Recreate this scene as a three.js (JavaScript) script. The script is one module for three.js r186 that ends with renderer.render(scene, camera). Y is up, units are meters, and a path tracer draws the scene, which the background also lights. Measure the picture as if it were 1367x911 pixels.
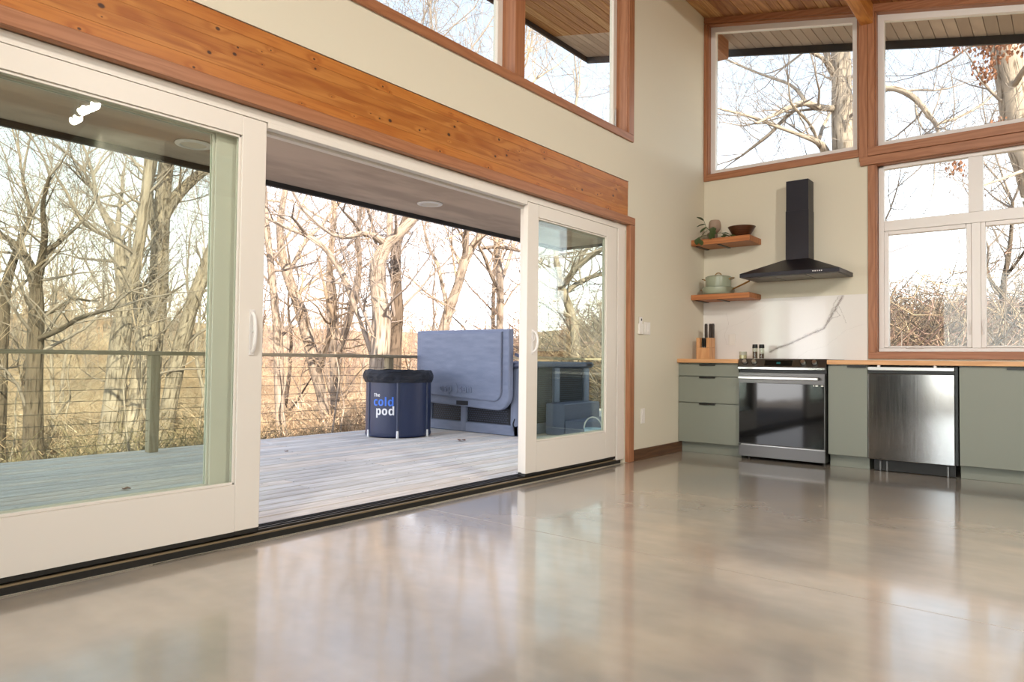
import * as THREE from 'three';
import { mergeGeometries } from 'three/addons/utils/BufferGeometryUtils.js';
import { FontLoader } from 'three/addons/loaders/FontLoader.js';
import { TextGeometry } from 'three/addons/geometries/TextGeometry.js';

// ---------------------------------------------------------------- camera, sky, sun, exposure
const scene = new THREE.Scene();
const renderer = new THREE.WebGLRenderer({ antialias: true });
renderer.toneMapping = THREE.LinearToneMapping;
renderer.toneMappingExposure = 1.95;
renderer.shadowMap.enabled = true;

const camera = new THREE.PerspectiveCamera(52.58, 1367 / 911, 0.05, 400);   // 26 mm lens held at worktop height
{
  const yaw = 0.681, pitch = 0.027, roll = 0.0109;
  camera.position.set(3.021, 0.888, 6.951);
  camera.rotation.order = 'YXZ';
  camera.rotation.set(pitch, yaw, roll);
}

function hash(n) { n = Math.imul(n ^ (n >>> 15), 0x2c1b3c6d); n = Math.imul(n ^ (n >>> 12), 0x297a2d39); return ((n ^ (n >>> 15)) >>> 0) / 4294967296; }
function makeRng(seed) { let s = seed | 0; return () => { s = (s + 0x6d2b79f5) | 0; let t = Math.imul(s ^ (s >>> 15), 1 | s); t = (t + Math.imul(t ^ (t >>> 7), 61 | t)) ^ t; return ((t ^ (t >>> 14)) >>> 0) / 4294967296; }; }
function noise(x, y, px, py, seed) {            // value noise, repeats after px by py cells
  const xi = Math.floor(x), yi = Math.floor(y), fx = x - xi, fy = y - yi;
  const sx = fx * fx * (3 - 2 * fx), sy = fy * fy * (3 - 2 * fy);
  const w = (a, p) => ((a % p) + p) % p, x0 = w(xi, px), x1 = w(xi + 1, px), y0 = w(yi, py), y1 = w(yi + 1, py);
  const h = (a, b) => hash(a * 73856093 ^ b * 19349663 ^ seed * 83492791);
  const a = h(x0, y0), b = h(x1, y0), c = h(x0, y1), d = h(x1, y1);
  return a + (b - a) * sx + (c - a) * sy + (a - b - c + d) * sx * sy;
}
function fbm(u, v, cx, cy, oct, seed) {         // u, v in 0..1; cx, cy cells in the first octave
  let s = 0, a = 0.5, n = 0;
  for (let o = 0; o < oct; o++) { s += a * noise(u * cx, v * cy, cx, cy, seed + o * 17); n += a; a *= 0.55; cx *= 2; cy *= 2; }
  return s / n;
}
const mix = (a, b, t) => a + (b - a) * t;
const smooth = (a, b, x) => { const t = Math.min(1, Math.max(0, (x - a) / (b - a))); return t * t * (3 - 2 * t); };
const mixc = (a, b, t) => [mix(a[0], b[0], t), mix(a[1], b[1], t), mix(a[2], b[2], t)];

{ // winter afternoon sky: pale haze near the horizon, soft blue above, thin cloud
  const w = 512, h = 256, data = new Float32Array(w * h * 4);
  for (let j = 0; j < h; j++) for (let i = 0; i < w; i++) {
    const el = Math.max(0, ((j + 0.5) / h - 0.5) * Math.PI), t = 1 - Math.exp(-el * 8.0);
    const cl = smooth(0.42, 0.72, fbm(i / w, j / h, 10, 10, 5, 5)) * 0.55 * smooth(0.02, 0.3, el);
    let c = mixc([5.0, 4.92, 4.88], [0.46, 0.57, 0.80], t);
    c = mixc(c, [1.0, 1.03, 1.1], cl);
    data.set([c[0], c[1], c[2], 1], (j * w + i) * 4);
  }
  const sky = new THREE.DataTexture(data, w, h, THREE.RGBAFormat, THREE.FloatType);
  sky.mapping = THREE.EquirectangularReflectionMapping; sky.magFilter = THREE.LinearFilter; sky.needsUpdate = true;
  scene.background = sky;
}
const sun = new THREE.DirectionalLight(new THREE.Color(1.0, 0.85, 0.69), 7.5);   // low sun, over the roof from the far side of the house
sun.position.set(27, 18.6, 13); sun.target.position.set(0, 0, 0);
sun.castShadow = true; sun.shadow.mapSize.set(4096, 4096);
Object.assign(sun.shadow.camera, { left: -60, right: 60, top: 60, bottom: -60, near: 1, far: 160 });
sun.shadow.radius = 1.5;
scene.add(sun, sun.target);

// ---------------------------------------------------------------- textures
function tex(w, h, sizeX, sizeY, fn, srgb = true) {   // sizeX, sizeY: metres that one tile covers
  const d = new Uint8Array(w * h * 4);
  for (let j = 0; j < h; j++) for (let i = 0; i < w; i++) {
    const c = fn(i / w, j / h), o = (j * w + i) * 4;
    if (typeof c === 'number') d[o] = d[o + 1] = d[o + 2] = Math.max(0, Math.min(255, c * 255));
    else for (let k = 0; k < 3; k++) d[o + k] = Math.max(0, Math.min(255, c[k] * 255));
    d[o + 3] = 255;
  }
  const t = new THREE.DataTexture(d, w, h);
  t.wrapS = t.wrapT = THREE.RepeatWrapping; t.magFilter = THREE.LinearFilter; t.minFilter = THREE.LinearMipmapLinearFilter; t.generateMipmaps = true;
  if (srgb) t.colorSpace = THREE.SRGBColorSpace;
  t.repeat.set(1 / sizeX, 1 / sizeY); t.needsUpdate = true;
  return t;
}
const rgb = (hex) => [(hex >> 16 & 255) / 255, (hex >> 8 & 255) / 255, (hex & 255) / 255];
function woodTex(seed, light, mid, dark, { knots = 0, rings = 9, fine = 0.16, sx = 2, sy = 0.5, cells = 90 } = {}) {
  const L = rgb(light), M = rgb(mid), D = rgb(dark), r = makeRng(seed), ks = [];
  for (let k = 0; k < knots; k++) ks.push([r(), r(), 0.003 + 0.009 * r() * r()]);
  return tex(1024, 256, sx, sy, (u, v) => {
    let warp = fbm(u, v, 3, 4, 4, seed), pull = 0, core = 0;
    for (const [ku, kv, kr] of ks) {
      let du = Math.abs(u - ku), dv = Math.abs(v - kv); du = Math.min(du, 1 - du) * sx; dv = Math.min(dv, 1 - dv) * sy;
      const q = Math.hypot(du * 0.45, dv) / kr; pull += Math.exp(-q * q * 0.12) * 0.35; core = Math.max(core, 1 - smooth(0.5, 1.15, Math.hypot(du * 0.75, dv) / kr));
    }
    const g = (v * rings + warp * 3.2 + pull * 2.2); const ring = Math.pow(0.5 + 0.5 * Math.sin(g * Math.PI * 2), 1.6);
    const f = fbm(u, v, 10, cells, cells > 60 ? 3 : 2, seed + 9), b = fbm(u, v, 2, 5, 3, seed + 31);
    let c = mixc(L, M, ring * 0.75 + 0.25 * b); c = mixc(c, D, smooth(0.45, 0.95, f) * fine * 2 + 0.25 * (1 - b) * ring);
    return mixc(c, D.map((x) => x * 0.45), core * 0.9);
  });
}
const T = {};
T.fir = woodTex(11, 0xcf9048, 0xba7632, 0x8f4f20, { knots: 40, rings: 4 });
T.cedar = woodTex(12, 0xc39a66, 0xa87848, 0x7d5230, { rings: 7, fine: 0.2 });
T.stain = woodTex(13, 0xc28d68, 0xb37d58, 0x926243, { rings: 12, fine: 0.22 });
T.block = woodTex(14, 0xd9a877, 0xcd9765, 0xb27c4c, { rings: 10, fine: 0.14 });
T.shelf = woodTex(15, 0xbd7a46, 0xa9673a, 0x8a4f2a, { rings: 12, fine: 0.2 });
T.walnut = woodTex(16, 0x6b4a30, 0x573a25, 0x3a2517, { rings: 12, fine: 0.25 });
T.deck = woodTex(17, 0xefebe5, 0xe4dfd8, 0xb2ada6, { rings: 3, fine: 0.14, knots: 5, cells: 30 });
T.rail = woodTex(18, 0xb0a48c, 0xa0947a, 0x7a7058, { rings: 8, fine: 0.25 });
T.concrete = tex(1024, 1024, 4.2, 4.2, (u, v) => {       // trowelled slab: broad mottling and streaks
  const a = fbm(u, v, 3, 3, 4, 41) - 0.5, b = fbm(u, v, 9, 12, 3, 47) - 0.5, s = fbm(u, v, 12, 40, 3, 53) - 0.5, g = fbm(u, v, 70, 70, 2, 59) - 0.5;
  const k = 1 + 0.3 * a + 0.2 * b + 0.1 * s + 0.04 * g, w = 0.05 * (a + b);
  return [0.668 * (k + w), 0.632 * k, 0.58 * (k - w * 1.4)];
});
T.plaster = tex(256, 256, 0.6, 0.6, (u, v) => 0.5 + 0.5 * (fbm(u, v, 24, 24, 4, 67) - 0.5), false);
T.soffit = tex(512, 512, 2.4, 2.4, (u, v) => mixc(rgb(0xc6b3a3), rgb(0xaa988a), smooth(0.35, 0.7, fbm(u, v, 3, 9, 5, 71))));
T.bark = tex(512, 512, 0.9, 0.9, (u, v) => {
  const r = fbm(u, v, 26, 3, 4, 73), p = fbm(u, v, 5, 3, 4, 79);
  return mixc(mixc(rgb(0xaea090), rgb(0x8c7f72), p), rgb(0x54473a), smooth(0.5, 0.78, r) * 0.8);
});
T.barkBump = tex(512, 512, 0.9, 0.9, (u, v) => 1 - smooth(0.42, 0.8, fbm(u, v, 26, 3, 4, 73)), false);
T.litter = tex(1024, 1024, 9, 9, (u, v) => {
  const a = fbm(u, v, 6, 6, 6, 83), b = fbm(u, v, 60, 60, 3, 89);
  let c = mixc(rgb(0xb9a68c), rgb(0x94806a), smooth(0.35, 0.65, a)); c = mixc(c, rgb(0xd2c2a8), smooth(0.6, 0.8, b) * 0.6);
  return mixc(c, rgb(0x746a54), smooth(0.6, 0.75, a) * 0.4);
});
T.brushed = tex(512, 512, 0.5, 0.5, (u, v) => 0.24 + 0.16 * fbm(u, v, 2, 120, 3, 97), false);
T.plastic = tex(256, 256, 0.25, 0.25, (u, v) => fbm(u, v, 30, 30, 3, 101), false);
T.roto = tex(512, 512, 1.1, 1.1, (u, v) => mixc(rgb(0x8891a8), rgb(0x70798f), fbm(u, v, 6, 26, 5, 103)));
T.vinyl = tex(256, 256, 0.3, 0.3, (u, v) => fbm(u, v, 5, 9, 5, 107), false);

// ---------------------------------------------------------------- materials
const std = (color, roughness = 0.6, o = {}) => new THREE.MeshStandardMaterial({ color, roughness, ...o });
const wood = (map, roughness = 0.5, o = {}) => new THREE.MeshStandardMaterial({ map, color: 0xffffff, roughness, ...o });
const tints = (map, hexes, roughness) => hexes.map((c) => wood(map, roughness, { color: c }));
const M = {
  wall: std(0xdad3bf, 0.75, { bumpMap: T.plaster, bumpScale: 0.0006 }),
  floor: new THREE.MeshPhysicalMaterial({ map: T.concrete, roughness: 0.27, ior: 1.7, clearcoat: 1.0, clearcoatRoughness: 0.09 }),
  white: std(0xe4ddd3, 0.38), vinylWhite: std(0xe8e4e0, 0.35), black: std(0x14140f, 0.35), darkMetal: std(0x23211f, 0.45, { metalness: 0.4 }),
  track: std(0x1d1c19, 0.5), trackTan: std(0x8b7a5e, 0.5, { metalness: 0.3 }), gasket: std(0x2a2a2a, 0.7),
  beam: tints(T.fir, [0xe6dcd2, 0xd8c6b2, 0xe8d6c0, 0xcfbaa4], 0.42), ceil: tints(T.cedar, [0xffffff, 0xe6d2bc, 0xf6e6d2, 0xd2b89c, 0xc8a888], 0.5),
  rafter: wood(T.fir, 0.45), stain: wood(T.stain, 0.42, { color: 0xe2d6ce }), block: wood(T.block, 0.45), shelf: wood(T.shelf, 0.5),
  walnut: wood(T.walnut, 0.4), deck: tints(T.deck, [0xffffff, 0xf4f4f4, 0xe8e8e8, 0xf8f2ec], 0.85), rail: wood(T.rail, 0.8),
  soffit: wood(T.soffit, 0.85), eave: tints(T.soffit, [0xffffff, 0xf2f2f2, 0xfaf8f6], 0.6), fascia: std(0x2b2d33, 0.5),
  sage: std(0x808377, 0.42), sageToe: std(0x808377, 0.5), steel: std(0xa8a6a5, 0.36, { metalness: 1, roughnessMap: T.brushed }), steelBright: std(0xd4d2ce, 0.28, { metalness: 1 }),
  steelDark: std(0x6d6b69, 0.35, { metalness: 1 }), ovenGlass: new THREE.MeshPhysicalMaterial({ color: 0x060608, roughness: 0.05 }),
  hood: std(0x2c2a30, 0.38, { metalness: 0.55 }), hoodFilter: std(0x77716a, 0.4, { metalness: 0.8 }),
  bark: wood(T.bark, 0.9, { bumpMap: T.barkBump, bumpScale: 0.014 }), barkDark: wood(T.bark, 0.9, { color: 0xa09890, bumpMap: T.barkBump, bumpScale: 0.014 }), twig: std(0x8c8076, 0.9), twigTan: std(0xa8947e, 0.9),
  ground: wood(T.litter, 0.95), roof: std(0x4a4a4c, 0.8), spa: wood(T.roto, 0.7, { bumpMap: T.plastic, bumpScale: 0.002 }), spaDark: std(0x1b1e26, 0.6), spaRim: std(0x5d647c, 0.5),
  pod: std(0x1d2a4e, 0.42, { bumpMap: T.vinyl, bumpScale: 0.004 }), podCollar: std(0x1a1e2b, 0.5, { bumpMap: T.vinyl, bumpScale: 0.01 }), podSeam: std(0x333d58, 0.4), podWhite: std(0xe9ebf0, 0.5), podBlue: std(0x3f79e6, 0.5),
  cable: std(0x55524c, 0.4, { metalness: 0.8 }), leafDry: std(0x7a4a28, 0.8), leafOak: new THREE.MeshPhysicalMaterial({ color: 0x8a5c40, roughness: 0.9, transmission: 0.3, thickness: 0 }), leafGreen: std(0x4f6b3a, 0.5),
  pot: std(0x9c8674, 0.7), cookware: std(0x9aa18b, 0.3), brass: std(0xb08a4e, 0.3, { metalness: 1 }), bowl: std(0x5a3a22, 0.4), knife: std(0x3b3029, 0.45), jarCap: std(0x111111, 0.4), wax: std(0xe9dfb8, 0.5),
  spice: std(0x5a3a28, 0.7), plateWhite: std(0xe9e4dc, 0.4), screen: std(0x07090a, 0.15), gold: std(0xa98f5e, 0.35, { metalness: 1 }),
};
const glass = (color) => new THREE.MeshPhysicalMaterial({ color, roughness: 0.0, transmission: 1, thickness: 0, ior: 1.5 });
M.doorGlass = glass(0xf3f7f3); M.windowGlass = glass(0xf6faf8); M.windowGlass.specularIntensity = 0.5; M.jarGlass = glass(0xf2f4f0);

// ---------------------------------------------------------------- geometry helpers
class Build {
  constructor() { this.p = []; this.n = []; this.t = []; this.i = []; }
  get count() { return this.p.length / 3; }
  vert(p, n, u, v) { this.p.push(p[0], p[1], p[2]); this.n.push(n[0], n[1], n[2]); this.t.push(u, v); return this.count - 1; }
  tri(a, b, c) {
    const P = this.p, N = this.n, e = [0, 1, 2].map((k) => P[b * 3 + k] - P[a * 3 + k]), f = [0, 1, 2].map((k) => P[c * 3 + k] - P[a * 3 + k]);
    const g = [e[1] * f[2] - e[2] * f[1], e[2] * f[0] - e[0] * f[2], e[0] * f[1] - e[1] * f[0]];
    let d = 0; for (let k = 0; k < 3; k++) d += g[k] * (N[a * 3 + k] + N[b * 3 + k] + N[c * 3 + k]);
    if (d >= 0) this.i.push(a, b, c); else this.i.push(a, c, b);
  }
  quad(a, b, c, d) { this.tri(a, b, c); this.tri(a, c, d); }
  // chamfered box between two corners; grain: the axis that runs along u
  box(x0, x1, y0, y1, z0, z1, bev = 0.002, grain = null, off = [0, 0]) {
    const lo = [x0, y0, z0], hi = [x1, y1, z1], s = [x1 - x0, y1 - y0, z1 - z0], b = Math.min(bev, ...s.map((q) => q * 0.45));
    const gr = grain === null ? s.indexOf(Math.max(...s)) : 'xyz'.indexOf(grain), id = {};
    for (let ax = 0; ax < 3; ax++) for (const sd of [0, 1]) for (const q of [0, 1]) for (const r of [0, 1]) {
      const a1 = (ax + 1) % 3, a2 = (ax + 2) % 3, P = [0, 0, 0], N = [0, 0, 0];
      P[ax] = sd ? hi[ax] : lo[ax]; N[ax] = sd ? 1 : -1; P[a1] = q ? hi[a1] - b : lo[a1] + b; P[a2] = r ? hi[a2] - b : lo[a2] + b;
      let ua = a1, va = a2; if (a2 === gr) { ua = a2; va = a1; }
      const c = [0, 0, 0]; c[ax] = sd; c[a1] = q; c[a2] = r;
      id[ax + '' + c.join('')] = this.vert(P, N, P[ua] + off[0], P[va] + off[1] + ax * 0.13);
    }
    const V = (ax, c) => id[ax + '' + c.join('')];
    for (let ax = 0; ax < 3; ax++) for (const sd of [0, 1]) {
      const a1 = (ax + 1) % 3, a2 = (ax + 2) % 3, C = (q, r) => { const c = [0, 0, 0]; c[ax] = sd; c[a1] = q; c[a2] = r; return V(ax, c); };
      this.quad(C(0, 0), C(1, 0), C(1, 1), C(0, 1));
    }
    if (b > 0) {
      for (let ax = 0; ax < 3; ax++) for (const q of [0, 1]) for (const r of [0, 1]) {     // edges along ax
        const a1 = (ax + 1) % 3, a2 = (ax + 2) % 3, C = (f, e) => { const c = [0, 0, 0]; c[ax] = e; c[a1] = q; c[a2] = r; return V(f, c); };
        this.quad(C(a1, 0), C(a1, 1), C(a2, 1), C(a2, 0));
      }
      for (const a of [0, 1]) for (const q of [0, 1]) for (const r of [0, 1]) this.tri(V(0, [a, q, r]), V(1, [a, q, r]), V(2, [a, q, r]));
    }
    return this;
  }
  tube(pts, radii, sides = 8, cap = true, smoothEnds = false) {
    const n = pts.length, v = pts.map((q) => new THREE.Vector3(q[0], q[1], q[2])); let nrm = null, len = 0, prev = null; const rows = [];
    for (let k = 0; k < n; k++) {
      const d = new THREE.Vector3().subVectors(v[Math.min(k + 1, n - 1)], v[Math.max(k - 1, 0)]).normalize();
      if (!nrm) nrm = Math.abs(d.y) < 0.9 ? new THREE.Vector3(0, 1, 0).cross(d).normalize() : new THREE.Vector3(1, 0, 0).cross(d).normalize();
      nrm.addScaledVector(d, -nrm.dot(d)).normalize();
      const bi = new THREE.Vector3().crossVectors(d, nrm), r = typeof radii === 'number' ? radii : radii[k], row = [];
      if (prev) len += v[k].distanceTo(prev); prev = v[k];
      for (let s = 0; s <= sides; s++) {
        const a = s / sides * Math.PI * 2, c = Math.cos(a), q = Math.sin(a), N = [nrm.x * c + bi.x * q, nrm.y * c + bi.y * q, nrm.z * c + bi.z * q];
        row.push(this.vert([v[k].x + N[0] * r, v[k].y + N[1] * r, v[k].z + N[2] * r], N, a * Math.max(0.02, r), len));
      }
      rows.push(row);
    }
    for (let k = 0; k + 1 < n; k++) for (let s = 0; s < sides; s++) this.quad(rows[k][s], rows[k][s + 1], rows[k + 1][s + 1], rows[k + 1][s]);
    if (cap) for (const k of [0, n - 1]) {
      const d = new THREE.Vector3().subVectors(v[k], v[k ? k - 1 : 1]).normalize().toArray(), r = typeof radii === 'number' ? radii : radii[k]; if (r < 0.004) continue;
      const c = this.vert(v[k].toArray(), d, 0, 0), ring = rows[k].map((q) => this.vert(this.p.slice(q * 3, q * 3 + 3), d, 0, 0));
      for (let s = 0; s < sides; s++) this.tri(c, ring[s], ring[s + 1]);
    }
    return this;
  }
  cyl(x, y0, y1, z, r0, r1 = r0, sides = 20) { return this.tube([[x, y0, z], [x, y1, z]], [r0, r1], sides); }
  lathe(x, y, z, prof, sides = 28) {             // prof: [r, y] pairs
    const q = prof.map(([r, h]) => new THREE.Vector2(Math.max(r, 0), h)); return this.add(new THREE.LatheGeometry(q, sides), new THREE.Matrix4().makeTranslation(x, y, z));
  }
  add(geo, m) {
    const g = geo.index ? geo.toNonIndexed() : geo; if (m) g.applyMatrix4(m); if (!g.attributes.normal) g.computeVertexNormals();
    const o = this.count, P = g.attributes.position, N = g.attributes.normal, U = g.attributes.uv;
    for (let k = 0; k < P.count; k++) { this.p.push(P.getX(k), P.getY(k), P.getZ(k)); this.n.push(N.getX(k), N.getY(k), N.getZ(k)); this.t.push(U ? U.getX(k) : 0, U ? U.getY(k) : 0); this.i.push(o + k); }
    return this;
  }
  // flat polygon prism: outline in the plane of two axes, thick along the third
  prism(outline, axis, a, b, holes = [], bevel = 0) {
    const sh = new THREE.Shape(outline.map(([s, t]) => new THREE.Vector2(s, t))); for (const h of holes) sh.holes.push(new THREE.Path(h.map(([s, t]) => new THREE.Vector2(s, t))));
    const g = new THREE.ExtrudeGeometry(sh, { depth: b - a - 2 * bevel, bevelEnabled: bevel > 0, bevelThickness: bevel, bevelSize: bevel, bevelOffset: -bevel, bevelSegments: 2, curveSegments: 8 });
    g.translate(0, 0, a + bevel);
    if (axis === 'x') g.applyMatrix4(new THREE.Matrix4().makeRotationY(Math.PI / 2));          // outline is (-z, y)
    if (axis === 'y') g.applyMatrix4(new THREE.Matrix4().makeRotationX(-Math.PI / 2));         // outline is (x, -z)
    return this.add(g);
  }
  geometry(origin = [0, 0, 0]) {
    const g = new THREE.BufferGeometry();
    const p = new Float32Array(this.p); for (let k = 0; k < p.length; k += 3) { p[k] -= origin[0]; p[k + 1] -= origin[1]; p[k + 2] -= origin[2]; }
    g.setAttribute('position', new THREE.BufferAttribute(p, 3)); g.setAttribute('normal', new THREE.BufferAttribute(new Float32Array(this.n), 3));
    g.setAttribute('uv', new THREE.BufferAttribute(new Float32Array(this.t), 2)); g.setIndex(this.i); return g;
  }
  mesh(name, mat, parent = scene) {
    const o = [0, 0, 0]; for (let q = parent; q && q !== scene; q = q.parent) { o[0] += q.position.x; o[1] += q.position.y; o[2] += q.position.z; }
    const m = new THREE.Mesh(this.geometry(o), mat); m.name = parent === scene ? numbered(name) : name; m.castShadow = m.receiveShadow = true; parent.add(m); return m;
  }
}
const taken = new Map();
function numbered(name) { const n = taken.get(name) || 0; taken.set(name, n + 1); return n ? name + '_' + String(n).padStart(3, '0') : name; }
const B = () => new Build();
function tag(o, label, category, group) { o.userData = { ...o.userData, label, category }; if (group) o.userData.group = group; return o; }
function thing(name, label, category, at = [0, 0, 0], group) { const o = new THREE.Group(); o.name = numbered(name); o.position.set(...at); scene.add(o); return tag(o, label, category, group); }
function setting(o, label) { o.userData.kind = 'structure'; if (label) o.userData.label = label; return o; }
function settingGroup(name, label, at = [0, 0, 0]) { const o = new THREE.Group(); o.name = numbered(name); o.position.set(...at); scene.add(o); return setting(o, label); }
const rnd = makeRng(7);
const LAMP = 7;
const SLOPE = 0.225, ceilY = (x) => 4.56 - SLOPE * x, TILT = -Math.atan(SLOPE);

// ================================================================ the room
const RX = 6.2, RZ = 9.2;                                   // room: x 0..RX from the sliding doors, z 0..RZ from the kitchen wall
{ // polished concrete floor, saw-cut in line with the middle of the doors
  const f = settingGroup('floor', 'polished tan concrete floor with saw-cut joints');
  for (const [x0, x1] of [[-0.035, 3.1], [3.1, RX]]) for (const [z0, z1] of [[-0.02, 4.06], [4.06, RZ]]) {
    B().box(x0 + 0.0015, x1 - 0.0015, -0.22, 0, z0 + 0.0015, z1 - 0.0015, 0.0015, 'x').mesh('slab', M.floor, f);
  }
  B().box(-0.16, RX, -0.3, -0.22, -0.16, RZ, 0).mesh('footing', M.roof, f);
}
{ // door wall
  const neg = (pts) => pts.map(([z, y]) => [-z, y]);
  const rect = (z0, z1, y0, y1) => neg([[z0, y0], [z1, y0], [z1, y1], [z0, y1]]);
  const w = B().prism(rect(-0.16, RZ + 0.16, -0.22, 4.62), 'x', -0.16, 0, [rect(1.60, 6.52, 0.0, 2.155), rect(1.614, 6.60, 2.156, 2.470), rect(1.64, 6.48, 2.885, 4.36)]);
  setting(w.mesh('wall_left', M.wall), 'cream plastered wall around the sliding doors and clerestory windows');
}
const UL = { x0: 0.03, x1: 1.505, y0: 2.86 }, UR = { x0: 1.64, x1: 3.14, y0: 2.86 }, LR = { x0: 1.64, x1: 3.14, y0: 0.985, y1: 2.712 };
const topY = (x) => ceilY(x) - 0.06;
{ // kitchen wall
  const hole = (w) => [[w.x0, w.y0], [w.x1, w.y0], [w.x1, topY(w.x1)], [w.x0, topY(w.x0)]];
  const w = B().prism([[-0.16, -0.22], [RX + 0.16, -0.22], [RX + 0.16, ceilY(RX + 0.16) + 0.03], [-0.16, ceilY(-0.16) + 0.03]], 'z', -0.16, 0,
    [hole(UL), hole(UR), [[LR.x0, LR.y0], [LR.x1, LR.y0], [LR.x1, LR.y1], [LR.x0, LR.y1]]]);
  setting(w.mesh('wall_back', M.wall), 'cream plastered kitchen wall below a sloped ceiling');
}
{ // the two walls behind the camera
  const w = B().prism([[-0.16, -0.22], [RX + 0.16, -0.22], [RX + 0.16, ceilY(RX + 0.16) + 0.03], [-0.16, ceilY(-0.16) + 0.03]], 'z', RZ, RZ + 0.16,
    [[[0.95, 0.02], [5.35, 0.02], [5.35, 2.75], [0.95, 2.75]]]);
  setting(w.mesh('wall_front', M.wall), 'cream wall with a wide glazed door behind the viewpoint');
  setting(B().box(RX, RX + 0.16, -0.22, ceilY(RX) + 0.03, -0.16, RZ + 0.16, 0).mesh('wall_right', M.wall), 'plain cream wall opposite the sliding doors');
  setting(B().box(4.75, RX, 0, 3.49, 3.45, 4.1, 0.003).mesh('wall_pier', M.wall), 'plain cream wall pier opposite the sliding doors');
  const d = settingGroup('window_4', 'white framed glazed doors in the wall behind the viewpoint');
  const fr = B(); for (const x of [0.95, 2.40, 3.86, 5.29]) fr.box(x, x + 0.06, 0.02, 2.75, RZ + 0.03, RZ + 0.11, 0.003);
  fr.box(0.95, 5.35, 2.69, 2.75, RZ + 0.03, RZ + 0.11, 0.003).box(0.95, 5.35, 0.02, 0.09, RZ + 0.03, RZ + 0.11, 0.003); fr.mesh('window_frame', M.white, d);
  for (const [a, b] of [[1.01, 2.40], [2.46, 3.86], [3.92, 5.29]]) B().box(a, b, 0.09, 2.69, RZ + 0.06, RZ + 0.066, 0).mesh('pane', M.windowGlass, d);
}
setting(B().box(-1.5, 7.5, -0.25, -0.03, 9.37, 17, 0.005, 'x').mesh('terrace', std(0x9c958b, 0.85)), 'pale concrete terrace outside the wall behind the viewpoint');
{ // tall dark cupboard in the corner behind the viewpoint
  const c = thing('tall_cupboard', 'tall charcoal cupboard in the corner behind the viewpoint', 'cupboard', [0.47, 0, 8.7]), m = std(0x2e2f33, 0.5);
  B().box(0.01, 0.92, 0.08, 2.3, 8.3, 9.19, 0.003).mesh('body', m, c); B().box(0.03, 0.9, 0, 0.08, 8.34, 9.19, 0.002).mesh('plinth', m, c);
  for (const [a, b] of [[0.012, 0.463], [0.467, 0.918]]) { const d = B().box(a, b, 0.085, 2.295, 8.278, 8.299, 0.002).mesh('door', m, c); const x = a < 0.2 ? b - 0.04 : a + 0.03; B().box(x, x + 0.01, 1.0, 1.2, 8.255, 8.265, 0.002).mesh('handle', M.steelDark, d); }
}
{ // tongue-and-groove cedar ceiling, boards running towards the kitchen
  const c = settingGroup('ceiling', 'sloped cedar board ceiling'), W = 0.108, geos = [];
  for (let k = 0; k < 6; k++) geos.push(B().box(-W / 2 + 0.0012, W / 2 - 0.0012, 0, 0.02, 0, RZ, 0.0045, 'z', [k * 0.71, k * 0.137]).geometry());
  const n = Math.ceil(RX / Math.cos(TILT) / W);
  for (let k = 0; k < n; k++) {
    const x = Math.min((k + 0.5) * W * Math.cos(TILT), RX - 0.05), m = new THREE.Mesh(geos[k * 7 % 6], M.ceil[Math.floor(rnd() * 5)]);
    m.name = 'ceiling_board'; m.position.set(x, ceilY(x), 0); m.rotation.z = TILT; m.castShadow = m.receiveShadow = true; c.add(m);
  }
}
{ // roof over everything, with deep eaves
  const r = settingGroup('roof', 'dark shed roof with boarded eaves'), EX = -2.1, EZ = -0.92;
  const line = (o) => [[EX, ceilY(EX) + o], [RX + 0.5, ceilY(RX + 0.5) + o]];
  B().prism([...line(0.025), ...line(0.3).reverse()], 'z', EZ, RZ + 0.9).mesh('roof_deck', M.roof, r);
  B().prism([...line(-0.075), ...line(0.31).reverse()], 'z', EZ - 0.03, EZ).mesh('fascia', M.fascia, r);
  B().box(EX - 0.03, EX, ceilY(EX) - 0.05, ceilY(EX) + 0.31, EZ - 0.03, RZ + 0.9, 0.002).mesh('fascia', M.fascia, r);
  const gA = [0, 1, 2].map((k) => B().box(-0.052, 0.052, 0, 0.02, EZ, -0.16, 0.004, 'z', [k * 0.4, k * 0.21]).geometry());
  for (let x = EX + 0.06; x < 3.5; x += 0.105) { const m = new THREE.Mesh(gA[Math.floor(rnd() * 3)], M.eave[Math.floor(rnd() * 3)]); m.name = 'soffit_board'; m.position.set(x, ceilY(x) + 0.004, 0); m.rotation.z = TILT; m.castShadow = m.receiveShadow = true; r.add(m); }
  const gB = [0, 1, 2].map((k) => B().box(-0.066, 0.066, 0, 0.02, -0.16, RZ + 0.88, 0.003, 'z', [k * 0.9, k * 0.17]).geometry());
  for (let x = EX + 0.07; x < -0.16; x += 0.136) { const m = new THREE.Mesh(gB[Math.floor(rnd() * 3)], M.ceil[Math.floor(rnd() * 3)]); m.name = 'soffit_board'; m.position.set(x, ceilY(x) + 0.004, 0); m.rotation.z = TILT; m.castShadow = m.receiveShadow = true; r.add(m); }
  B().box(-0.16, 0.0, 4.36, 4.6, -0.66, -0.16, 0.004, 'z').mesh('outrigger', M.stain, r);
}
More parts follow.
